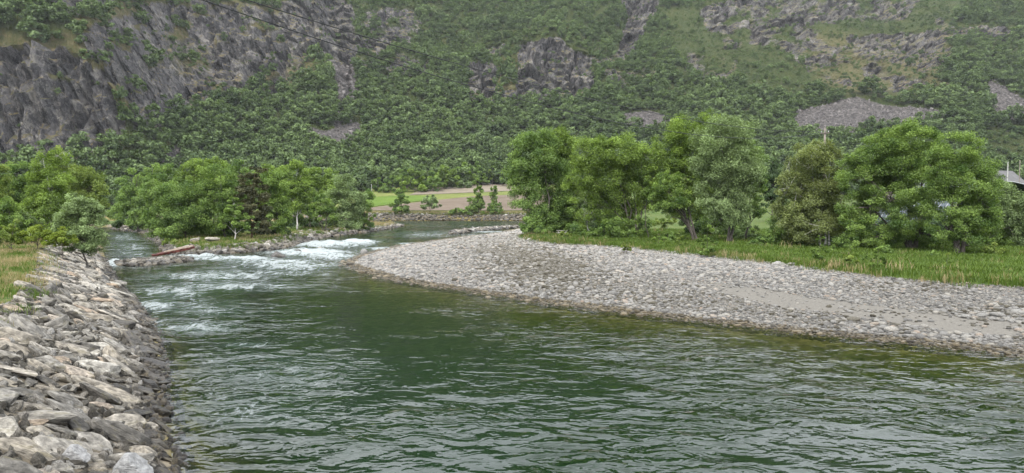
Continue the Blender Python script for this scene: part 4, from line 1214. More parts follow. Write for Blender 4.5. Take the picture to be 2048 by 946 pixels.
make_tree('maple_tree', 'rounded maple at the right edge of the grove with open branching crown', 'tree', 1915, 66,
          [(1915, 295, 50, 36), (1955, 320, 34, 42), (1880, 320, 34, 34), (1930, 365, 60, 38), (1965, 385, 34, 40), (1895, 410, 52, 34), (1950, 430, 46, 34), (1890, 455, 40, 28), (1930, 478, 46, 26), (1975, 455, 34, 30), (1985, 350, 24, 32), (1900, 360, 46, 40)], 'maple', 'bark', 15, GR, dens=0.95, shell=0.62, flat=0.68,
          stems_px=[[(1914, 517), (1916, 430), (1908, 330)], [(1925, 512), (1938, 430), (1958, 340)], [(1912, 515), (1905, 420), (1880, 345)]], rad=0.22, limbs=18)
make_tree('ash_tree', 'pale fine-leaved tree partly cut by the right frame edge beside the maple', 'tree', 2045, 76,
          [(2010, 385, 32, 32), (2040, 425, 42, 40), (1995, 430, 30, 40), (2055, 460, 40, 36), (2075, 400, 30, 40), (1990, 355, 18, 20)], 'willow', 'bark', 16, GR, dens=0.95, stems_px=[[(2045, 500), (2030, 440), (2010, 380)], [(2050, 500), (2060, 430), (2075, 390)]], rad=0.13)
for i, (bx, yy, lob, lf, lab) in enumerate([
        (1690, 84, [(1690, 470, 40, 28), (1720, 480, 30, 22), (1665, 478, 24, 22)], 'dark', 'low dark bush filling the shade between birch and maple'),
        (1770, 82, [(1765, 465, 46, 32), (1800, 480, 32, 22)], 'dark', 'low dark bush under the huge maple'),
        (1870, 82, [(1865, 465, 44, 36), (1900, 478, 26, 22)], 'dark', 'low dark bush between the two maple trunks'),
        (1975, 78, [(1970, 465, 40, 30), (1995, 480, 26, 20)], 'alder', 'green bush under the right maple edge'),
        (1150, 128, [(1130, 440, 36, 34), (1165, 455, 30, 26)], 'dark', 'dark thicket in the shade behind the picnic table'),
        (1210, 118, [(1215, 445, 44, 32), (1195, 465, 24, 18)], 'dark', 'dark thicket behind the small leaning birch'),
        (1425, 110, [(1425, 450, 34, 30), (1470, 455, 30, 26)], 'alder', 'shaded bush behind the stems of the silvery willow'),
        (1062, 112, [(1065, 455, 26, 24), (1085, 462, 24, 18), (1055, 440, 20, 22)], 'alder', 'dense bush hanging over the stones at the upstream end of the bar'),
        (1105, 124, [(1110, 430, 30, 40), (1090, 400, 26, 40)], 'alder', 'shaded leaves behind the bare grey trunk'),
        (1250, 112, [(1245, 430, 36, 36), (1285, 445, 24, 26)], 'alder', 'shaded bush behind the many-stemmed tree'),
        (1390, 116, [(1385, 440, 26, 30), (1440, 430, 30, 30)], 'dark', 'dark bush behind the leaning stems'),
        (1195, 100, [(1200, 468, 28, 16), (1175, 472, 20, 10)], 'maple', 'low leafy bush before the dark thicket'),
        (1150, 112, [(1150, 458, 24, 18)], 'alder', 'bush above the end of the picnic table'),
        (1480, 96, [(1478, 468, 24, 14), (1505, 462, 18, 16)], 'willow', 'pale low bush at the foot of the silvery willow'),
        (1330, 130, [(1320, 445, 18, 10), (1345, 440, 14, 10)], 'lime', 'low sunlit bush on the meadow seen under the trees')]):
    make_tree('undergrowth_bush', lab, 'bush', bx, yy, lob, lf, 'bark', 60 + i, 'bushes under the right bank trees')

for i, (bx, by, rx, ry, lf, lab) in enumerate([
        (1335, 488, 24, 14, 'alder', 'low weedy shrub in the grass under the lower bright green tree'), (1520, 498, 26, 14, 'alder', 'weedy shrub in the gap before the meadow'), (1690, 505, 28, 14, 'maple', 'weedy shrub in the grass left of the huge maple'),
        (1768, 512, 26, 12, 'alder', 'weedy shrub at the foot of the huge maple'), (1868, 520, 24, 10, 'maple', 'weedy shrub between the maple trunks'), (1990, 515, 30, 16, 'lime', 'light weedy shrub before the ash tree'), (1130, 478, 20, 8, 'lime', 'light weeds right of the bare grey trunk')]):
    X, Y = at_z(bx, by, 1.25)
    make_tree('leafy_shrub', lab, 'shrub', bx, Y, [(bx, by - ry, rx * .7, ry), (bx - rx * .5, by - ry * .7, rx * .5, ry * .7), (bx + rx * .5, by - ry * .6, rx * .5, ry * .65)], lf, 'bark', 300 + i, 'shrubs on the right bank', rad=0.03, ncl=26)

# saplings at the edge of the gravel
for i, (bx, by, hh, w) in enumerate([(1640, 533, 62, 20), (1700, 542, 50, 22), (1757, 548, 48, 24), (1896, 545, 34, 9), (1415, 514, 56, 28), (1254, 506, 22, 14), (1318, 498, 34, 20), (1360, 500, 30, 16), (1668, 520, 26, 14), (1785, 545, 26, 14), (1735, 535, 30, 14)]):
    X, Y = at_z(bx, by, 1.1); hh *= 1.2; w *= 1.2
    LB = ['tall thin sapling in the grass before the yellowish birch', 'leafy sapling between birch and huge maple at the gravel edge', 'spreading sapling in the grass before the huge maple', 'single upright sapling before the right maple trunk', 'bushy light sapling on the gravel edge before the silvery willow',
          'tiny green plant on the gravel below the many-stemmed tree', 'sapling in the grass under the thin bare-stemmed tree', 'low sapling left of the bushy light sapling', 'short plant right of the tall thin sapling', 'short plant right of the spreading sapling', 'small plant left of the spreading sapling'][i]
    lob = [(bx, by - hh * 0.82, w * 0.35, hh * 0.2), (bx - w * 0.3, by - hh * 0.5, w * 0.45, hh * 0.22), (bx + w * 0.35, by - hh * 0.42, w * 0.45, hh * 0.22), (bx, by - hh * 0.25, w * 0.6, hh * 0.18)]
    make_tree('sapling', LB, 'sapling', bx, Y, lob, 'lime' if i % 2 else 'maple', 'bark', 90 + i, 'saplings along the gravel edge', dens=1.1, leafpx=1.9, rad=0.025, ncl=16, flat=0.65, limbs=6)

# --- island trees
GI = 'trees on the wooded island'
make_tree('broadleaf_tree', 'broad pale-leaved tree at the left point of the island above the water', 'tree', 372, 112,
          [(350, 395, 44, 40), (330, 430, 40, 36), (375, 430, 44, 36), (345, 460, 48, 24), (395, 400, 30, 40), (310, 455, 24, 22)], 'alder', 'bark', 20, GI, dens=1.15)
make_tree('broadleaf_tree', 'layered green tree in the middle front of the island', 'tree', 450, 114,
          [(440, 360, 40, 36), (425, 400, 40, 34), (460, 400, 40, 40), (430, 440, 44, 32), (470, 440, 34, 30)], 'maple', 'bark', 21, GI, flat=0.65, dens=1.1, key='layered')
make_tree('small_birch', 'small tree with short white trunk on the island grass', 'tree', 470, 104, [(470, 425, 26, 20), (455, 445, 26, 16), (487, 442, 24, 18), (470, 405, 16, 14), (470, 440, 26, 16)], 'maple', 'birchbark', 22, GI, dens=1.3, flat=0.65, stems_px=[[(470, 483), (470, 450), (470, 410)]], rad=0.1)
make_tree('pine_tree', 'brown half-dead pine with reddish trunk on the island', 'tree', 503, 107,
          [(510, 350, 24, 22), (505, 385, 34, 26), (510, 420, 36, 24), (515, 450, 30, 18), (498, 365, 24, 24)], 'deadpine', 'pinebark', 23, GI, dens=1.4, flat=0.5, stems_px=[[(503, 482), (503, 420), (510, 345)]], rad=0.16, limbs=18)
make_tree('broadleaf_tree', 'layered green tree right of the brown pine', 'tree', 556, 118,
          [(550, 365, 34, 30), (556, 400, 30, 34), (540, 405, 30, 36), (554, 440, 29, 30), (540, 455, 26, 18)], 'maple', 'bark', 24, GI, flat=0.65, dens=1.1)
make_tree('birch_tree', 'tall birch with a straight white trunk on the island', 'tree', 594, 150,
          [(595, 345, 22, 30), (590, 385, 30, 34), (605, 375, 26, 34), (582, 408, 18, 16), (612, 408, 20, 18)], 'birch', 'birchbark', 25, GI, stems_px=[[(594, 460), (594, 400), (596, 335)]], rad=0.2, dens=1.0, key='islandbirch')
make_tree('broadleaf_tree', 'small rounded tree with forked dark stem right of the tall birch', 'tree', 648, 148,
          [(645, 405, 24, 20), (655, 430, 20, 22), (632, 425, 18, 22)], 'maple', 'bark', 26, GI, stems_px=[[(648, 462), (640, 430), (636, 405)], [(650, 462), (654, 430), (655, 405)]], rad=0.15)
make_tree('alder_tree', 'grey-green tree at the upstream end of the island, tallest there', 'tree', 690, 165,
          [(690, 375, 32, 28), (675, 405, 34, 34), (705, 405, 32, 34), (695, 440, 36, 24)], 'willow', 'bark', 27, GI, dens=1.05, key='greyalder')
make_tree('alder_tree', 'grey-green tree leaning over the water at the upstream tip of the island', 'tree', 728, 172,
          [(730, 400, 20, 26), (722, 425, 24, 28), (735, 430, 18, 26), (720, 448, 26, 14)], 'alder', 'bark', 28, GI, dens=1.05)
# second row on the island, taller and paler
for i, (bx, yy, lob, lf, lab) in enumerate([
        (330, 140, [(330, 350, 30, 26), (315, 385, 36, 34), (345, 385, 34, 34)], 'alder', 'tree behind the pale-leaved tree, darker side branches'),
        (390, 142, [(390, 345, 34, 30), (375, 375, 34, 34), (410, 375, 30, 34)], 'birch', 'yellow-green tree behind the left half of the island'),
        (430, 150, [(432, 330, 26, 20), (425, 360, 34, 30), (445, 355, 30, 30)], 'birch', 'highest yellow-green crown above the layered tree'),
        (480, 146, [(478, 345, 30, 24), (470, 380, 34, 34), (495, 375, 28, 34)], 'alder', 'green crown just left behind the brown pine'),
        (530, 150, [(532, 350, 28, 22), (525, 385, 32, 34), (545, 380, 28, 34)], 'birch', 'light green crown just right behind the brown pine'),
        (640, 185, [(640, 350, 28, 22), (628, 380, 28, 30), (655, 380, 26, 30)], 'birch', 'light crown behind the tall birch, on its right'),
        (560, 182, [(562, 350, 30, 18), (555, 380, 30, 30), (575, 390, 28, 34)], 'birch', 'light crown behind the tall birch, on its left'),
        (275, 165, [(275, 365, 26, 28), (262, 400, 30, 34), (290, 400, 30, 34), (275, 435, 34, 24)], 'alder', 'dark green tree across the side channel'),
        (240, 190, [(245, 375, 20, 24), (232, 410, 26, 30), (250, 425, 26, 26)], 'alder', 'green tree at the bend of the side channel'),
        (300, 200, [(305, 345, 22, 20), (295, 370, 28, 24), (315, 372, 24, 24)], 'maple', 'pointed bright crown behind the side channel trees'),
        (670, 200, [(668, 360, 22, 18), (660, 385, 26, 26), (682, 385, 24, 26)], 'birch', 'far light crown behind the grey-green trees'),
        (620, 160, [(620, 400, 22, 24), (615, 430, 24, 24)], 'alder', 'shaded tree just right of the white trunk'),
        (570, 158, [(572, 415, 22, 26), (568, 440, 22, 18)], 'alder', 'shaded tree just left of the white trunk')]):
    make_tree('broadleaf_tree', lab, 'tree', bx, yy, lob, lf, 'bark', 120 + i, GI, dens=1.0)
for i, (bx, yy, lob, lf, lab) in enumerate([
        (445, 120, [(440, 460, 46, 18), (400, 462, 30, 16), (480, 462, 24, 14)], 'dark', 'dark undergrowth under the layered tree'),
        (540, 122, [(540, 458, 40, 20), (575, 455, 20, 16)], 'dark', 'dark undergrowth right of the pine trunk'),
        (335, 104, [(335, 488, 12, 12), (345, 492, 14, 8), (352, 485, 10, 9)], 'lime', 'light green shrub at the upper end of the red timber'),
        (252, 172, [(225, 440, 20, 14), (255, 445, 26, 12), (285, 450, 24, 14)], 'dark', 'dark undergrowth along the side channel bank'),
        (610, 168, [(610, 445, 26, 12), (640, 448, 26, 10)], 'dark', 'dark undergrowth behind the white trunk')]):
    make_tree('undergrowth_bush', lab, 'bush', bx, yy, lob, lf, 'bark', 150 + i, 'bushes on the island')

# --- left bank
GL = 'trees and bushes on the left bank'
make_tree('willow_bush', 'large round pale green willow bush at the end of the embankment', 'bush', 172, 57,
          [(165, 420, 38, 38), (180, 450, 34, 36), (145, 450, 30, 36), (170, 475, 42, 26), (180, 492, 36, 16), (140, 485, 26, 18), (205, 470, 16, 24), (190, 420, 22, 28), (150, 410, 22, 24)], 'willow', 'bark', 30, GL, dens=1.1, rad=0.08)
make_tree('birch_tree', 'tall yellow-green birch with a thin white trunk, highest tree of the left bank', 'tree', 106, 74,
          [(90, 325, 32, 34), (110, 360, 40, 34), (80, 365, 32, 34), (105, 405, 44, 36), (75, 420, 36, 40), (110, 445, 40, 30), (122, 310, 22, 24)], 'birch', 'birchbark', 31, GL, droop=0.5, dens=1.1, stems_px=[[(106, 470), (104, 400), (90, 315)]], rad=0.13)
make_tree('birch_tree', 'yellow-green birch rising just right behind the tall one', 'tree', 150, 88,
          [(125, 320, 26, 30), (160, 355, 40, 28), (185, 375, 28, 32), (150, 385, 40, 36), (200, 395, 20, 26), (175, 410, 36, 30)], 'lime', 'bark', 32, GL, droop=0.4, dens=1.1)
make_tree('broadleaf_tree', 'darker green tree left of the tall birch', 'tree', 38, 82, [(38, 350, 30, 28), (25, 385, 34, 34), (50, 385, 28, 34), (35, 425, 40, 32)], 'alder', 'bark', 33, GL, dens=1.1)
make_tree('broadleaf_tree', 'light tree cut by the left frame edge', 'tree', -10, 78, [(0, 355, 26, 28), (-15, 390, 34, 34), (10, 410, 26, 30), (-30, 360, 24, 30), (-5, 440, 34, 26)], 'lime', 'bark', 34, GL)
make_tree('broadleaf_tree', 'pale green small tree before the darker one at the left edge', 'tree', 18, 66, [(15, 415, 26, 24), (5, 445, 30, 28), (35, 450, 28, 26)], 'maple', 'bark', 35, GL)
make_tree('leafy_shrub', 'bright yellow-green bush between dry grass and the pale willow', 'bush', 122, 55, [(122, 475, 28, 18), (105, 480, 22, 14), (138, 482, 18, 14), (125, 462, 14, 12)], 'bushlime', 'bark', 36, GL, rad=0.04)
make_tree('leafy_shrub', 'bright green bush at the back of the dry grass', 'bush', 70, 57, [(72, 465, 26, 20), (50, 470, 24, 18), (90, 475, 18, 14), (85, 452, 12, 14)], 'bushlime', 'bark', 37, GL, rad=0.04)
make_tree('leafy_shrub', 'green bush at the left frame edge behind the dry grass', 'bush', 18, 57, [(20, 465, 26, 22), (-5, 470, 24, 22), (35, 450, 16, 16)], 'lime', 'bark', 38, GL, rad=0.04)
make_tree('leafy_shrub', 'grey-green bush under the tall birch trunk', 'bush', 60, 68, [(60, 440, 26, 22), (40, 450, 20, 18), (125, 445, 24, 24)], 'willow', 'bark', 39, GL, rad=0.05)

# --- trees by the fields
GF = 'trees on the far bank by the fields'
def ftree(nm, lab, cat, bx, by, Y, lob, lf, seed, dens=1.0, **k):
    X, _ = at_y(bx, by, Y)
    return make_tree(nm, lab, cat, bx, Y, lob, lf, 'bark', seed, GF, dens=dens * 1.7, ncl=60, **k)
ftree('willow_tree', 'feathery green tree on the far bank left of the round shrub', 'tree', 802, 435, 334, [(805, 390, 16, 14), (795, 412, 17, 18), (808, 412, 15, 20), (800, 428, 16, 9)], 'alder', 200)
ftree('round_shrub', 'single rounded shrub on the far bank before the brown field', 'shrub', 860, 424, 336, [(860, 398, 15, 11), (850, 408, 13, 11), (870, 408, 13, 11)], 'willow', 201)
ftree('poplar_tree', 'tall narrow tree before the fields, left of a pair', 'tree', 957, 430, 335, [(955, 368, 9, 12), (957, 385, 12, 14), (958, 402, 12, 16), (960, 420, 12, 12)], 'maple', 202)
ftree('leafy_shrub', 'dark rounded bush at the foot of the tall narrow tree', 'bush', 944, 430, 333, [(944, 402, 12, 10), (943, 418, 12, 12)], 'alder', 203)
ftree('poplar_tree', 'slimmer narrow tree before the fields, right of a pair', 'tree', 988, 428, 335, [(988, 378, 8, 9), (988, 392, 10, 10), (989, 403, 8, 10)], 'maple', 204)
ftree('leafy_shrub', 'rounded bush at the foot of the slimmer narrow tree', 'bush', 990, 430, 334, [(983, 415, 12, 10), (996, 415, 11, 12)], 'alder', 205)
ftree('leafy_shrub', 'low scrub on the far bank between the shrub and the tall narrow tree', 'bush', 915, 428, 333, [(915, 421, 14, 5), (925, 422, 10, 4), (905, 423, 8, 4)], 'alder', 206)
# rounded wood edge at the foot of the slope
edge_src = []
EDGE_L = ['low rounded tree at the left end of the field edge wood', 'rounded tree second from the left along the field edge wood', 'bright rounded tree at the edge of the green strip', 'full rounded tree above the green strip', 'tall rounded tree above the green strip', 'dense rounded tree above the left end of the pale field', 'light rounded tree above the left end of the pale field', 'large dark tree behind the pale field edge', 'slim tree with visible stems above the pale field', 'tree with pale stems above the pale field', 'slender tree left of the earth mound', 'bright tree above the hay bales', 'tree right of the bright one above the hay bales', 'low tree beside the earth mound', 'dark tree right of the earth mound', 'tree behind the earth mound']
for i, (bx, Y, top, bot, w) in enumerate([(755, 440, 355, 392, 20), (785, 436, 348, 392, 24), (775, 430, 360, 394, 18), (830, 432, 338, 388, 28), (815, 445, 336, 380, 26), (855, 442, 335, 384, 26), (868, 436, 352, 384, 18), (893, 450, 328, 380, 28), (915, 468, 330, 372, 18), (932, 470, 325, 370, 18), (948, 474, 322, 366, 20), (985, 480, 330, 364, 15), (1002, 482, 328, 364, 14), (970, 474, 350, 368, 12), (1018, 470, 345, 368, 20), (1000, 500, 315, 350, 24)]):
    zb = float(far_z(0, Y)) + 0.3
    lob = [(bx, top + (bot - top) * .3, w * .7, (bot - top) * .32), (bx - w * .4, top + (bot - top) * .6, w * .65, (bot - top) * .35), (bx + w * .4, top + (bot - top) * .6, w * .65, (bot - top) * .35)]
    make_tree('broadleaf_tree', EDGE_L[i], 'tree', bx, Y, lob, ['alder', 'maple', 'alder', 'birch'][i % 4], 'bark', 220 + i, 'rounded trees where the fields meet the slope', zb=zb, dens=1.3, ncl=26)

# ------------------------------------------------------------------ hillside forest (one far-off mass)
def mini_tree(seed, kind=0):
    rg = np.random.default_rng(seed)
    if kind == 0: L = [(0, 0, 6.2, 3.4, 3.4, 3.2), (1.4, .5, 4.6, 3, 3, 2.6), (-1.5, -.4, 4.4, 3, 3, 2.6)]
    elif kind == 1: L = [(0, 0, 7.5, 2.4, 2.4, 3.2), (.4, .3, 4.6, 3.0, 3.0, 3.0)]
    else: L = [(0, 0, 2.6, 2.8, 2.8, 2.0), (1.8, 0.2, 2.0, 2.2, 2.2, 1.7)]
    L = np.array(L, float); L[:, :3] += rg.normal(0, 0.4, (len(L), 3))
    C, CR = crown_clumps(L, 26, rg, 0.55, 0.40)
    CT = np.clip(rg.normal(0.5, 0.22, len(C)), 0, 1)
    return leaves_mesh('forest_tree', M['forest'], C, CR, CT, 900, 0.86, rg, np.array([0, 0, 3.0]), 0.7, 0, 0.75)
MINI = [mini_tree(500 + i, 0) for i in range(4)] + [mini_tree(510 + i, 1) for i in range(3)] + [mini_tree(520 + i, 2) for i in range(3)]
rg = np.random.default_rng(31)
n = 150000
az = rg.uniform(-1.1, 1.1, n); t = rg.uniform(-25, 530, n) ; 
yf = np.interp(az, AZ, FOOT)
acc = (yf + t) / 1250.0
k = rg.uniform(size=n) < acc
az, t = az[k], t[k]
fX, fY, fZ, r_, s_, tr_, oc_, sp_ = mountain_full(az, np.maximum(t, 0))
fY = fY + np.minimum(t, 0); fX = np.where(t < 0, az * fY, fX)
fZ = np.where(t < 0, fZ + 0.13 * t, fZ)
low = np.clip(1 - t / 420, 0, 1)
clump = fbm(fX / 28, fZ / 18, None, 3, 88)
hi_thin = np.interp(t, [0, 120, 300, 600], [1.0, 1.0, 0.80, 0.7])
clump2 = fbm(fX / 70, fZ / 40, None, 3, 89)
prob = np.clip(tr_ * (np.interp(t, [60, 160], [0.6, 0.42]) + 1.0 * smooth(-0.22, 0.2, clump + 0.5 * clump2)) * hi_thin, 0, 1)
prob = np.maximum(prob, 0.36 * (1 - s_) * (r_ > 0.3) * smooth(-0.02, 0.25, clump))
ppx, ppy = project(fX, fY, fZ)
fieldarea = (fY < 460 + 20 * (fX > -30)) & (fX > -95) & (fX < 40)
ok = (rg.uniform(size=len(az)) < prob) & ~fieldarea & (fY > 350)
fX, fY, fZ, t, tr_, r_ , sp_ = fX[ok], fY[ok], fZ[ok], t[ok], tr_[ok], r_[ok], sp_[ok]
sz = np.interp(t, [0, 100, 260, 600], [1.12, 0.98, 0.68, 0.52]) * np.exp(rg.normal(0, 0.38, len(t))) * np.where(tr_ < 0.7, 0.48, 1.0)
sz = np.clip(sz, 0.3, 1.9)
keep = darts(0, np.stack([fX, fY], 1), sz * 1.5)
fX, fY, fZ, sz, t, tr_, r_ = fX[keep], fY[keep], fZ[keep], sz[keep], t[keep], tr_[keep], r_[keep]
print('forest trees', len(fX))
kk = rg.choice(10, len(fX), p=[.17, .17, .16, .16, .08, .07, .07, .04, .04, .04])
kk = np.where((tr_ < 0.6) & (rg.uniform(size=len(fX)) < 0.6), 7 + rg.integers(0, 3, len(fX)), kk)
fo = scatter('hillside_forest', np.column_stack([fX, fY, fZ - 0.6]), np.column_stack([rg.normal(0, .06, len(fX)), rg.normal(0, .06, len(fX)), rg.uniform(0, 6.28, len(fX))]), np.stack([sz, sz, sz * rg.uniform(0.85, 1.2, len(fX))], 1), kk, MINI)
tone = 0.5 + 0.9 * fbm(fX / 60, fZ / 40, None, 3, 95) + rg.normal(0, 0.16, len(fX))
fo.data.attributes.new('tone', 'FLOAT', 'POINT').data.foreach_set('value', np.clip(tone, 0, 1).astype(np.float32))
tag(fo, 'dense deciduous wood covering the mountainside', None, None, 'stuff')

# loose rocks of the scree
rg = np.random.default_rng(33)
n = 60000
az = rg.uniform(-0.8, 0.85, n); t = rg.uniform(5, 330, n)
sX, sY, sZ, r_, s_, tr_, oc_, sp_ = mountain_full(az, t)
ok = rg.uniform(size=n) < s_
sX, sY, sZ = sX[ok], sY[ok], sZ[ok]
R = np.exp(rg.normal(-0.35, 0.4, len(sX)))
so = scatter('scree', np.column_stack([sX, sY, sZ]), rg.uniform(0, 6.28, (len(sX), 3)), np.stack([R * 1.3, R, R * .8], 1), rg.integers(0, 5, len(sX)), SCR)
tag(so, 'grey scree slopes of broken rock below the cliffs', None, None, 'stuff')
print('scree', len(sX))

# ------------------------------------------------------------------ grass
def tuft(seed, mat, n=22, hgt=0.45, spread=0.28, lean=0.5):
    rg = np.random.default_rng(seed)
    b = rg.normal(0, spread, (n, 2)); a = rg.uniform(0, 6.28, n); hh = hgt * rg.uniform(0.5, 1.2, n); ln = hh * lean * rg.uniform(0.3, 1.2, n); w = 0.013
    dx, dy = np.cos(a), np.sin(a); z0 = np.zeros(n) - 0.03
    base1 = np.stack([b[:, 0] - dy * w, b[:, 1] + dx * w, z0], 1); base2 = np.stack([b[:, 0] + dy * w, b[:, 1] - dx * w, z0], 1)
    m1 = np.stack([b[:, 0] + dx * ln * .3 + dy * w * .8, b[:, 1] + dy * ln * .3 - dx * w * .8, hh * .6], 1); m2 = np.stack([b[:, 0] + dx * ln * .3 - dy * w * .8, b[:, 1] + dy * ln * .3 + dx * w * .8, hh * .6], 1)
    tip = np.stack([b[:, 0] + dx * ln, b[:, 1] + dy * ln, hh], 1)
    V = np.concatenate([base1, base2, m1, m2, tip]); i = np.arange(n)
    q = np.stack([i, i + n, i + 2 * n, i + 3 * n], 1); tr = np.stack([i + 3 * n, i + 2 * n, i + 4 * n], 1)
    me = bpy.data.meshes.new('grass_tuft'); me.from_pydata(V.tolist(), [], q.tolist() + tr.tolist()); me.materials.append(mat)
    tv = np.tile(rg.uniform(0.2, 0.9, n), 5).astype(np.float32)
    me.attributes.new('tint', 'FLOAT', 'POINT').data.foreach_set('value', tv); me.update()
    return me
TG = [tuft(700 + i, M['grass'], 34, 0.30, 0.34, 0.75) for i in range(4)]; TD = [tuft(710 + i, M['drygrass'], 20, 0.45, 0.25, 0.4) for i in range(3)]
def grass(name, label, X, Y, dryf, seed, smin=0.7, smax=1.3):
    rg = np.random.default_rng(seed)
    z = ground_z(X, Y); s = rg.uniform(smin, smax, len(X)) * np.clip(1 + 1.1 * fbm(X / 2.5, Y / 2.5, None, 3, seed), 0.35, 1.9)
    kk = np.where(rg.uniform(size=len(X)) < dryf, 4 + rg.integers(0, 3, len(X)), rg.integers(0, 4, len(X)))
    o = scatter(name, np.column_stack([X, Y, z]), np.column_stack([np.zeros(len(X)), np.zeros(len(X)), rg.uniform(0, 6.28, len(X))]), np.stack([s, s, s], 1), kk, TG + TD)
    tag(o, label, None, None, 'stuff')
rg = np.random.default_rng(41)
n = 115000
X = rg.uniform(0, 82, n); Y = rg.uniform(26, 135, n); d = sdist(X, Y, GRASS_RIGHT); pp = project(X, Y, np.full(n, 1.2))[0]
ok = (d > -0.2) & (pp < 2500) & (rg.uniform(size=n) < np.interp(d, [-0.2, 0.6, 3, 12, 40], [0.12, 0.4, 0.75, 0.6, 0.3]))
X, Y, d = X[ok], Y[ok], d[ok]
grass('grass', 'green grass strip between the gravel bar and the grove', X, Y, np.interp(d, [0, 1.0, 2.2, 6], [0.30, 0.10, 0.02, 0.01]), 43, 0.8, 1.6)
n = 30000
X = rg.uniform(-75, -14, n); Y = rg.uniform(20, 78, n); d = sdist(X, Y, LEFT_BANK); pp = project(X, Y, np.full(n, 2.6))[0]
ok = (d > 4.3) & (pp > -80) & (rg.uniform(size=n) < np.interp(d, [4.3, 5.5], [0.4, 1.0]))
X, Y, d = X[ok], Y[ok], d[ok]
dryf = np.clip(0.45 + 0.9 * fbm(X / 6, Y / 6, None, 2, 47) + 0.3 * smooth(7, 12, d), 0.05, 0.92)
grass('grass', 'dry tan and green grass on top of the left bank', X, Y, dryf, 45, 0.45, 0.85)
n = 26000
X = rg.uniform(-75, -25, n); Y = rg.uniform(88, 225, n); d = sdist(X, Y, PENINSULA)
ok = (d > 2.0) & (d < 14)
X, Y = X[ok], Y[ok]
grass('grass', 'grass on the island above the stony shore', X, Y, 0.12 + 0.5 * (Y > 190), 49, 0.9, 1.6)
n = 9000
X = rg.uniform(-115, 12, n); Y = rg.uniform(333.5, 340, n)
grass('grass', 'rough grass along the top of the far bank', X, Y, 0.35 + 0 * X, 51, 1.2, 2.4)

# ------------------------------------------------------------------ power line
PY, PX_ = 84.0, 0.0
PX_ = at_y(1650, 262, PY)[0]
def power_pole(X, Y, ztop, label):
    zb = gz(X, Y)
    r = empty('utility_pole', (X, Y, zb)); h_ = ztop - zb
    m = MB(); m.tube([(0, 0, -0.6), (0, 0, h_ * .5), (0, 0, h_ + 0.55)], [0.17, 0.145, 0.115], 10); m.build('shaft', M['pole'], r, True)
    rot = Matrix.Rotation(math.atan2(0.658, -0.753) , 3, 'Z')
    m = MB(); m.box((0, 0, h_ - 0.10), (1.0, 0.12, 0.14), rot); m.box((0, 0, h_ - 0.10), (0.3, 0.36, 0.10), rot); m.build('crossarm', M['pole'], r)
    for s in (-0.4, 0.4):
        p = rot @ Vector((s, 0, 0))
        m = MB(); m.tube([(p.x, p.y, h_ - 0.03), (p.x, p.y, h_ + 0.06), (p.x, p.y, h_ + 0.1), (p.x, p.y, h_ + 0.16)], [0.03, 0.06, 0.05, 0.03], 8); m.build('insulator', M['ceramic'], r, True)
    return tag(r, label, 'utility pole', 'utility poles of the river crossing')
power_pole(PX_, PY, 15.2, 'wooden utility pole with two wires standing behind the yellowish birch')
LX, LY = -22.5, 14.0
power_pole(LX, LY, 15.9, 'wooden utility pole on the near left bank carrying the river wires')
dirv = Vector((PX_ - LX, PY - LY, 0)).normalized(); nrm = Vector((-dirv.y, dirv.x, 0))
def wire(label, off, z0, z1, zmin, name='power_line'):
    a = Vector((LX, LY, 0)) + nrm * off; b = Vector((PX_, PY, 0)) + nrm * off
    # parabola through both ends with the given lowest height
    ra, rb = math.sqrt(max(z0 - zmin, 0)), math.sqrt(max(z1 - zmin, 0)); tm = ra / (ra + rb); c = (z0 - zmin) / tm ** 2
    m = MB(); P = []
    for k in range(81):
        t = k / 80; p = a.lerp(b, t); P.append((p.x, p.y, zmin + c * (t - tm) ** 2))
    m.tube(P, 0.022, 6); o = m.build(name, M['wire'], None, True)
    return tag(o, label, 'power line', 'wires across the river')
wire('lower sagging power line crossing the mountainside to the pole', -0.4, 16.1, 15.36, 11.9)
wire('upper tighter power line crossing the mountainside to the pole', 0.4, 16.1, 15.36, 13.3)
b0 = Vector((PX_, PY, 15.36)) - nrm * 0.4
m = MB(); e = Vector((PX_ + 34, PY + 62, 13.5)); m.tube([tuple(b0.lerp(e, k / 20) - Vector((0, 0, 5.0 * (k / 20) * (1 - k / 20)))) for k in range(21)], 0.02, 5)
tag(m.build('power_line', M['wire'], None, True), 'faint power line running from the pole down behind the huge maple', 'power line', 'wires across the river')

# ------------------------------------------------------------------ picnic table
X, Y = at_z(1124, 470, 1.35)
zt = gz(X, Y)
pt = empty('picnic_table', (X, Y, zt), 0.12)
tag(pt, 'grey wooden picnic table with benches in the shade beside the bare trunk', 'picnic table')
for k in range(4):
    m = MB(); m.box((0, -0.33 + 0.22 * k, 0.76), (1.9, 0.20, 0.045)); m.build('tabletop_plank', M['table'], pt)
for s in (-1, 1):
    for k in range(2):
        m = MB(); m.box((0, s * (0.72 + (k - .5) * 0.15), 0.45), (1.9, 0.14, 0.045)); m.build('bench_plank', M['table'], pt)
    for e in (-0.65, 0.65):
        m = MB(); m.tube([(e, s * 0.80, -0.02), (e, s * 0.22, 0.735)], 0.05, 4); m.build('leg', M['table'], pt)
for e in (-0.58, 0.58):
    m = MB(); m.box((e, 0, 0.40), (0.05, 1.6, 0.10)); m.build('crossbeam', M['table'], pt)

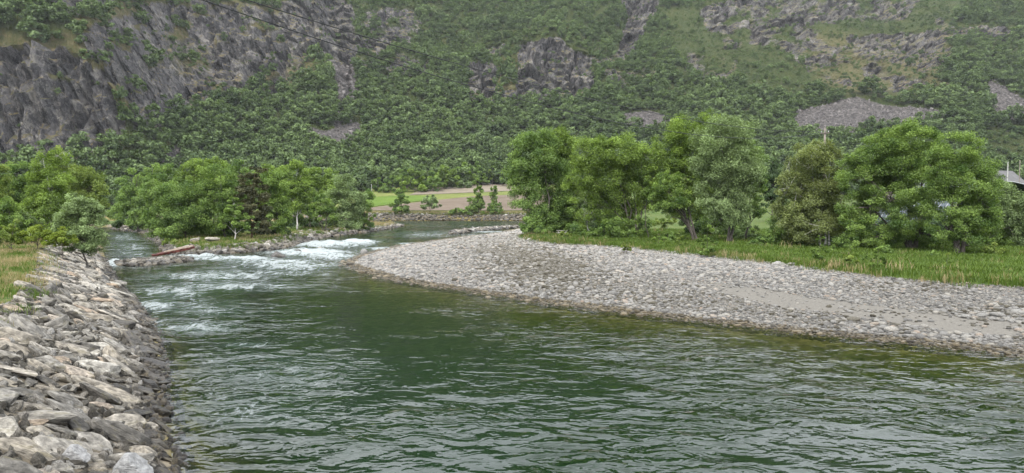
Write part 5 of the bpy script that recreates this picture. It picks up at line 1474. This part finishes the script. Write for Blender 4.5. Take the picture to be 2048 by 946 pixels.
# ------------------------------------------------------------------ red timber stranded on the island point
x0, y0 = at_z(304, 512, 0.12); x1, y1 = at_z(389, 495, 1.0)
tb = empty('stranded_timber', (x0, y0, 0.05)); tag(tb, 'long broken red-stained timber slab sloping from the island into the foam', 'timber')
dv = Vector((x1 - x0, y1 - y0, 0.95)); LN = dv.length
up = Vector((0, -0.35, 0.94)); sd = dv.cross(up).normalized(); up = sd.cross(dv).normalized(); dn = dv.normalized()
def slab(wl, wr, z0, z1, t0, t1, jag, seed):
    rg = random.Random(seed); m = MB(); n_ = 14; R_ = []
    for k in range(n_ + 1):
        f = k / n_; p = dn * (LN * (t0 + (t1 - t0) * f)); tap = min(1, 0.35 + 1.6 * f) * (1 - 0.25 * max(0, f - .9) * 10)
        j = lambda: rg.uniform(-jag, jag)
        R_.append([p + sd * (wl * tap + j()) + up * (z0 + j() * .3), p + sd * (wr * tap + j()) + up * (z0 + j() * .3), p + sd * (wr * tap + j()) + up * (z1 + j() * .3), p + sd * (wl * tap + j()) + up * (z1 + j() * .3)])
    vs_ = [q for r in R_ for q in r]; fs = []
    for k in range(n_):
        for c in range(4): fs.append((k * 4 + c, k * 4 + (c + 1) % 4, (k + 1) * 4 + (c + 1) % 4, (k + 1) * 4 + c))
    fs += [(3, 2, 1, 0), tuple(n_ * 4 + c for c in range(4))]
    m.add(vs_, fs); return m
slab(-0.36, 0.34, 0.0, 0.24, 0.0, 1.0, 0.05, 3).build('red_side', M['redwood'], tb)
slab(-0.33, 0.27, 0.25, 0.31, 0.28, 0.97, 0.04, 4).build('grey_top', M['greywood'], tb)
slab(0.35, 0.46, 0.02, 0.13, 0.3, 0.9, 0.04, 5).build('splinter', M['redwood'], tb)

# ------------------------------------------------------------------ farm buildings behind the maples
def house(name, label, X, Y, zb, w, d_, hw, hr, rz, wallm, roofm, windows=True, cat='house'):
    r = empty(name, (X, Y, zb), rz)
    m = MB()
    for (c, s) in (((0, -d_ / 2, hw / 2), (w, 0.2, hw)), ((0, d_ / 2, hw / 2), (w, 0.2, hw)), ((-w / 2 + .1, 0, hw / 2), (0.2, d_ - .2, hw)), ((w / 2 - .1, 0, hw / 2), (0.2, d_ - .2, hw))): m.box(c, s)
    for s in (-1, 1):
        x_ = s * (w / 2 - .1)
        m.add([(x_ - .1, -d_ / 2, hw), (x_ - .1, d_ / 2, hw), (x_ - .1, 0, hw + hr), (x_ + .1, -d_ / 2, hw), (x_ + .1, d_ / 2, hw), (x_ + .1, 0, hw + hr)], [(0, 2, 1), (3, 4, 5), (0, 1, 4, 3), (1, 2, 5, 4), (2, 0, 3, 5)])
    m.build('wall', wallm, r)
    ang = math.atan2(hr, d_ / 2); sl = math.hypot(hr, d_ / 2) + 0.5
    for s in (-1, 1):
        m = MB(); R_ = Matrix.Rotation(-s * ang if s > 0 else ang, 3, 'X')
        m.box((0, s * (d_ / 4 + 0.12), hw + hr / 2 - 0.02), (w + 0.8, sl, 0.14), Matrix.Rotation(-s * ang, 3, 'X'))
        m.build('roof', roofm, r)
        m = MB(); m.box((s * (w / 2 + .42), 0, 0), (0.01, 0.01, 0.01))
    for s in (-1, 1):
        for q in (-1, 1):
            m = MB(); m.box((q * (w / 2 + 0.43), s * (d_ / 4 + 0.12), hw + hr / 2 - 0.06), (0.06, sl, 0.26), Matrix.Rotation(-s * ang, 3, 'X')); m.build('bargeboard', M['wall'], r)
    if windows:
        for x_ in (-w * .28, w * .28):
            f_ = MB(); f_.box((x_, -d_ / 2 - 0.13, hw * .58), (1.3, 0.06, 1.3)); f_ = f_.build('window', M['wall'], r)
            g_ = MB(); g_.box((x_, -d_ / 2 - 0.18, hw * .58), (1.05, 0.03, 1.05)); g_.build('pane', M['glass'], f_)
    return tag(r, label, cat)
Yh = 150; Xh, zt_ = at_y(2018, 343, Yh); zg = gz(Xh, Yh)
house('farmhouse', 'house with grey roof and white bargeboard behind the right maple', Xh - 1.3, Yh, zg, 5, 6, zt_ - zg - 2.6, 2.6, 0.35, M['wall'], M['roof'])
Ys = 125; Xs, zs_ = at_y(1835, 361, Ys); zg = gz(Xs, Ys)
house('farm_shed', 'long low shed with metal roof glimpsed through the maple crowns', Xs, Ys, zg, 15, 7, zs_ - zg - 1.6, 1.6, -0.05, M['pole'], M['metalroof'], False, 'shed')
def mount_z(X, Y):
    X = np.asarray(X, float); Y = np.asarray(Y, float)
    az = X / np.maximum(Y, 1); t = Y - np.interp(az, AZ, FOOT)
    return np.where(t > 0, mountain(az, np.maximum(t, 0))[2], -5)
Xc, Yc = march(1905, 322, mount_z, 300, 900); zc = float(mount_z(np.array([Xc]), np.array([Yc]))[0])
house('hillside_house', 'small white gabled house on the slope seen through the right maple', Xc, Yc, zc - 0.5, 7, 7, 3.2, 2.6, 1.2, M['wall'], M['roof'])
# polytunnel with steel hoops
Yt = 88; Xt = at_y(2008, 362, Yt)[0]; zt0 = gz(Xt + 3, Yt + 4); ht = at_y(2008, 363, Yt)[1] - zt0
tn = empty('polytunnel', (Xt, Yt, zt0), -0.15); tag(tn, 'arched tunnel greenhouse with pale steel hoops at the right frame edge', 'greenhouse')
def arch(k, n_=20, r=0.0): return [((ht * 0.95 + r) * math.cos(math.pi * i / n_), k, (ht + r) * math.sin(math.pi * i / n_)) for i in range(n_ + 1)]
m = MB(); A_ = [arch(0), arch(24)]
m.add(A_[0] + A_[1], [(i, i + 1, i + 22, i + 21) for i in range(20)]); m.build('cover', M['tunnel'], tn, True)
for k in range(13):
    m = MB(); m.tube(arch(k * 2.0, 20, 0.05), 0.06, 6); m.build('hoop', M['steel'], tn, True)
for i, (px, py, hh, mt, lab) in enumerate([(2016, 324, 0, 'palepost', 'pale post rising beside the grey farmhouse roof'), (2040, 320, 0, 'pole', 'thin dark pole right of the farmhouse roof')]):
    Yp = 140; Xp, zp = at_y(px, py, Yp); zg = gz(Xp, Yp)
    m = MB(); m.tube([(0, 0, -.5), (0, 0, zp - zg)], [0.10, 0.07], 8); o = m.build('post', M[mt], None, True, (Xp, Yp, zg)); tag(o, lab, 'post')
m = MB(); p0 = Vector((at_y(2016, 335, 140)[0], 140, at_y(2016, 335, 140)[1])); p1 = Vector((at_y(2040, 328, 140)[0], 140, at_y(2040, 328, 140)[1])); p2 = Vector((at_y(2100, 318, 140)[0], 140, at_y(2100, 318, 140)[1]))
m.tube([tuple(p0.lerp(p1, k / 8) - Vector((0, 0, 0.8 * (k / 8) * (1 - k / 8)))) for k in range(9)] + [tuple(p1.lerp(p2, k / 8)) for k in range(1, 9)], 0.03, 5); tag(m.build('power_line', M['wire'], None, True), 'slack wire between the two posts by the farmhouse', 'power line', 'wires across the river')

# ------------------------------------------------------------------ small things on the far fields
def far_pt(px, py): 
    x, y = march(px, py, far_z, 250, 900); return x, y, float(far_z(0, y))
for i, (px, py, lab) in enumerate([(965, 369.5, 'white wrapped hay bale, leftmost of the row on the pale field'), (970, 369.5, 'white wrapped hay bale, second of the row on the pale field'), (975, 369.5, 'white wrapped hay bale, third of the row on the pale field'), (979, 369.5, 'white wrapped hay bale, rightmost of the row on the pale field')]):
    x, y, z_ = far_pt(px, py); m = MB()
    m.tube([(-0.75, 0, 0.75), (-0.68, 0, 0.75), (0.68, 0, 0.75), (0.75, 0, 0.75)], [0.66, 0.75, 0.75, 0.66], 14); o = m.build('hay_bale', M['bale'], None, True, (x, y, z_ + 0.6)); o.rotation_euler = (0, 0, 0.2 * i); tag(o, lab, 'hay bale', 'white hay bales on the far field')
x, y, z_ = far_pt(996, 368)
gv_, gf_ = ICO3
hm = gv_ * np.array([6.5, 5, 4.0]); hm = hm * (1 + 0.25 * fbm(gv_[:, 0] * 1.5, gv_[:, 1] * 1.5, gv_[:, 2] * 1.5, 3, 91))[:, None]
tag(link('earth_mound', np_mesh('earth_mound', hm, 3, gf_, M['soil']), None, (x, y + 4, z_ + 0.3)), 'bare sandy earth mound above the pale field', 'earth mound')
x, y, z_ = far_pt(936, 368)
hm = gv_ * np.array([4.5, 4, 2.2]); hm = hm * (1 + 0.25 * fbm(gv_[:, 0] * 1.5, gv_[:, 1] * 1.5, gv_[:, 2] * 1.5, 3, 92))[:, None]
tag(link('earth_mound', np_mesh('earth_mound', hm, 3, gf_, M['soil']), None, (x, y + 4, z_ + 0.3)), 'smaller brown earth heap at the upper edge of the pale field', 'earth mound')
x, y, z_ = far_pt(900, 373)
rp = empty('rock_pile', (x, y, z_)); tag(rp, 'pile of pale stones cleared to the top edge of the field', 'rock pile')
rg = np.random.default_rng(61)
for k in range(26):
    o = link('stone', RIPWH[k % 2] if k % 3 else RIP[k % 12], rp, (rg.normal(0, 3.4), rg.normal(0, 1.2), 0.5 + abs(rg.normal(0, .25)))); s = rg.uniform(.5, 1.0); o.scale = (s, s * .9, s * .7); o.rotation_euler = tuple(rg.uniform(0, 6, 3))
Xp, zp = at_y(743, 368, 400); zg = float(far_z(0, 400))
m = MB(); m.tube([(0, 0, -.4), (0, 0, zp - zg)], [0.16, 0.12], 8); tag(m.build('post', M['palepost'], None, True, (Xp, 400, zg)), 'pale roadside pole at the left end of the fields', 'post')

# ------------------------------------------------------------------ haze
hz = MB(); hz.box((0, 700, 345), (3400, 1700, 700))
hm_ = bpy.data.materials.new('haze'); hm_.use_nodes = True
hn = hm_.node_tree.nodes; hn.clear(); ho = hn.new('ShaderNodeOutputMaterial'); hv = hn.new('ShaderNodeVolumePrincipled')
hv.inputs['Color'].default_value = (0.92, 0.95, 1.0, 1); hv.inputs['Density'].default_value = 0.00006; hv.inputs['Anisotropy'].default_value = 0.2
hm_.node_tree.links.new(hv.outputs[0], ho.inputs['Volume'])
tag(hz.build('haze', hm_), 'thin grey-blue air haze filling the valley', None, None, 'stuff')
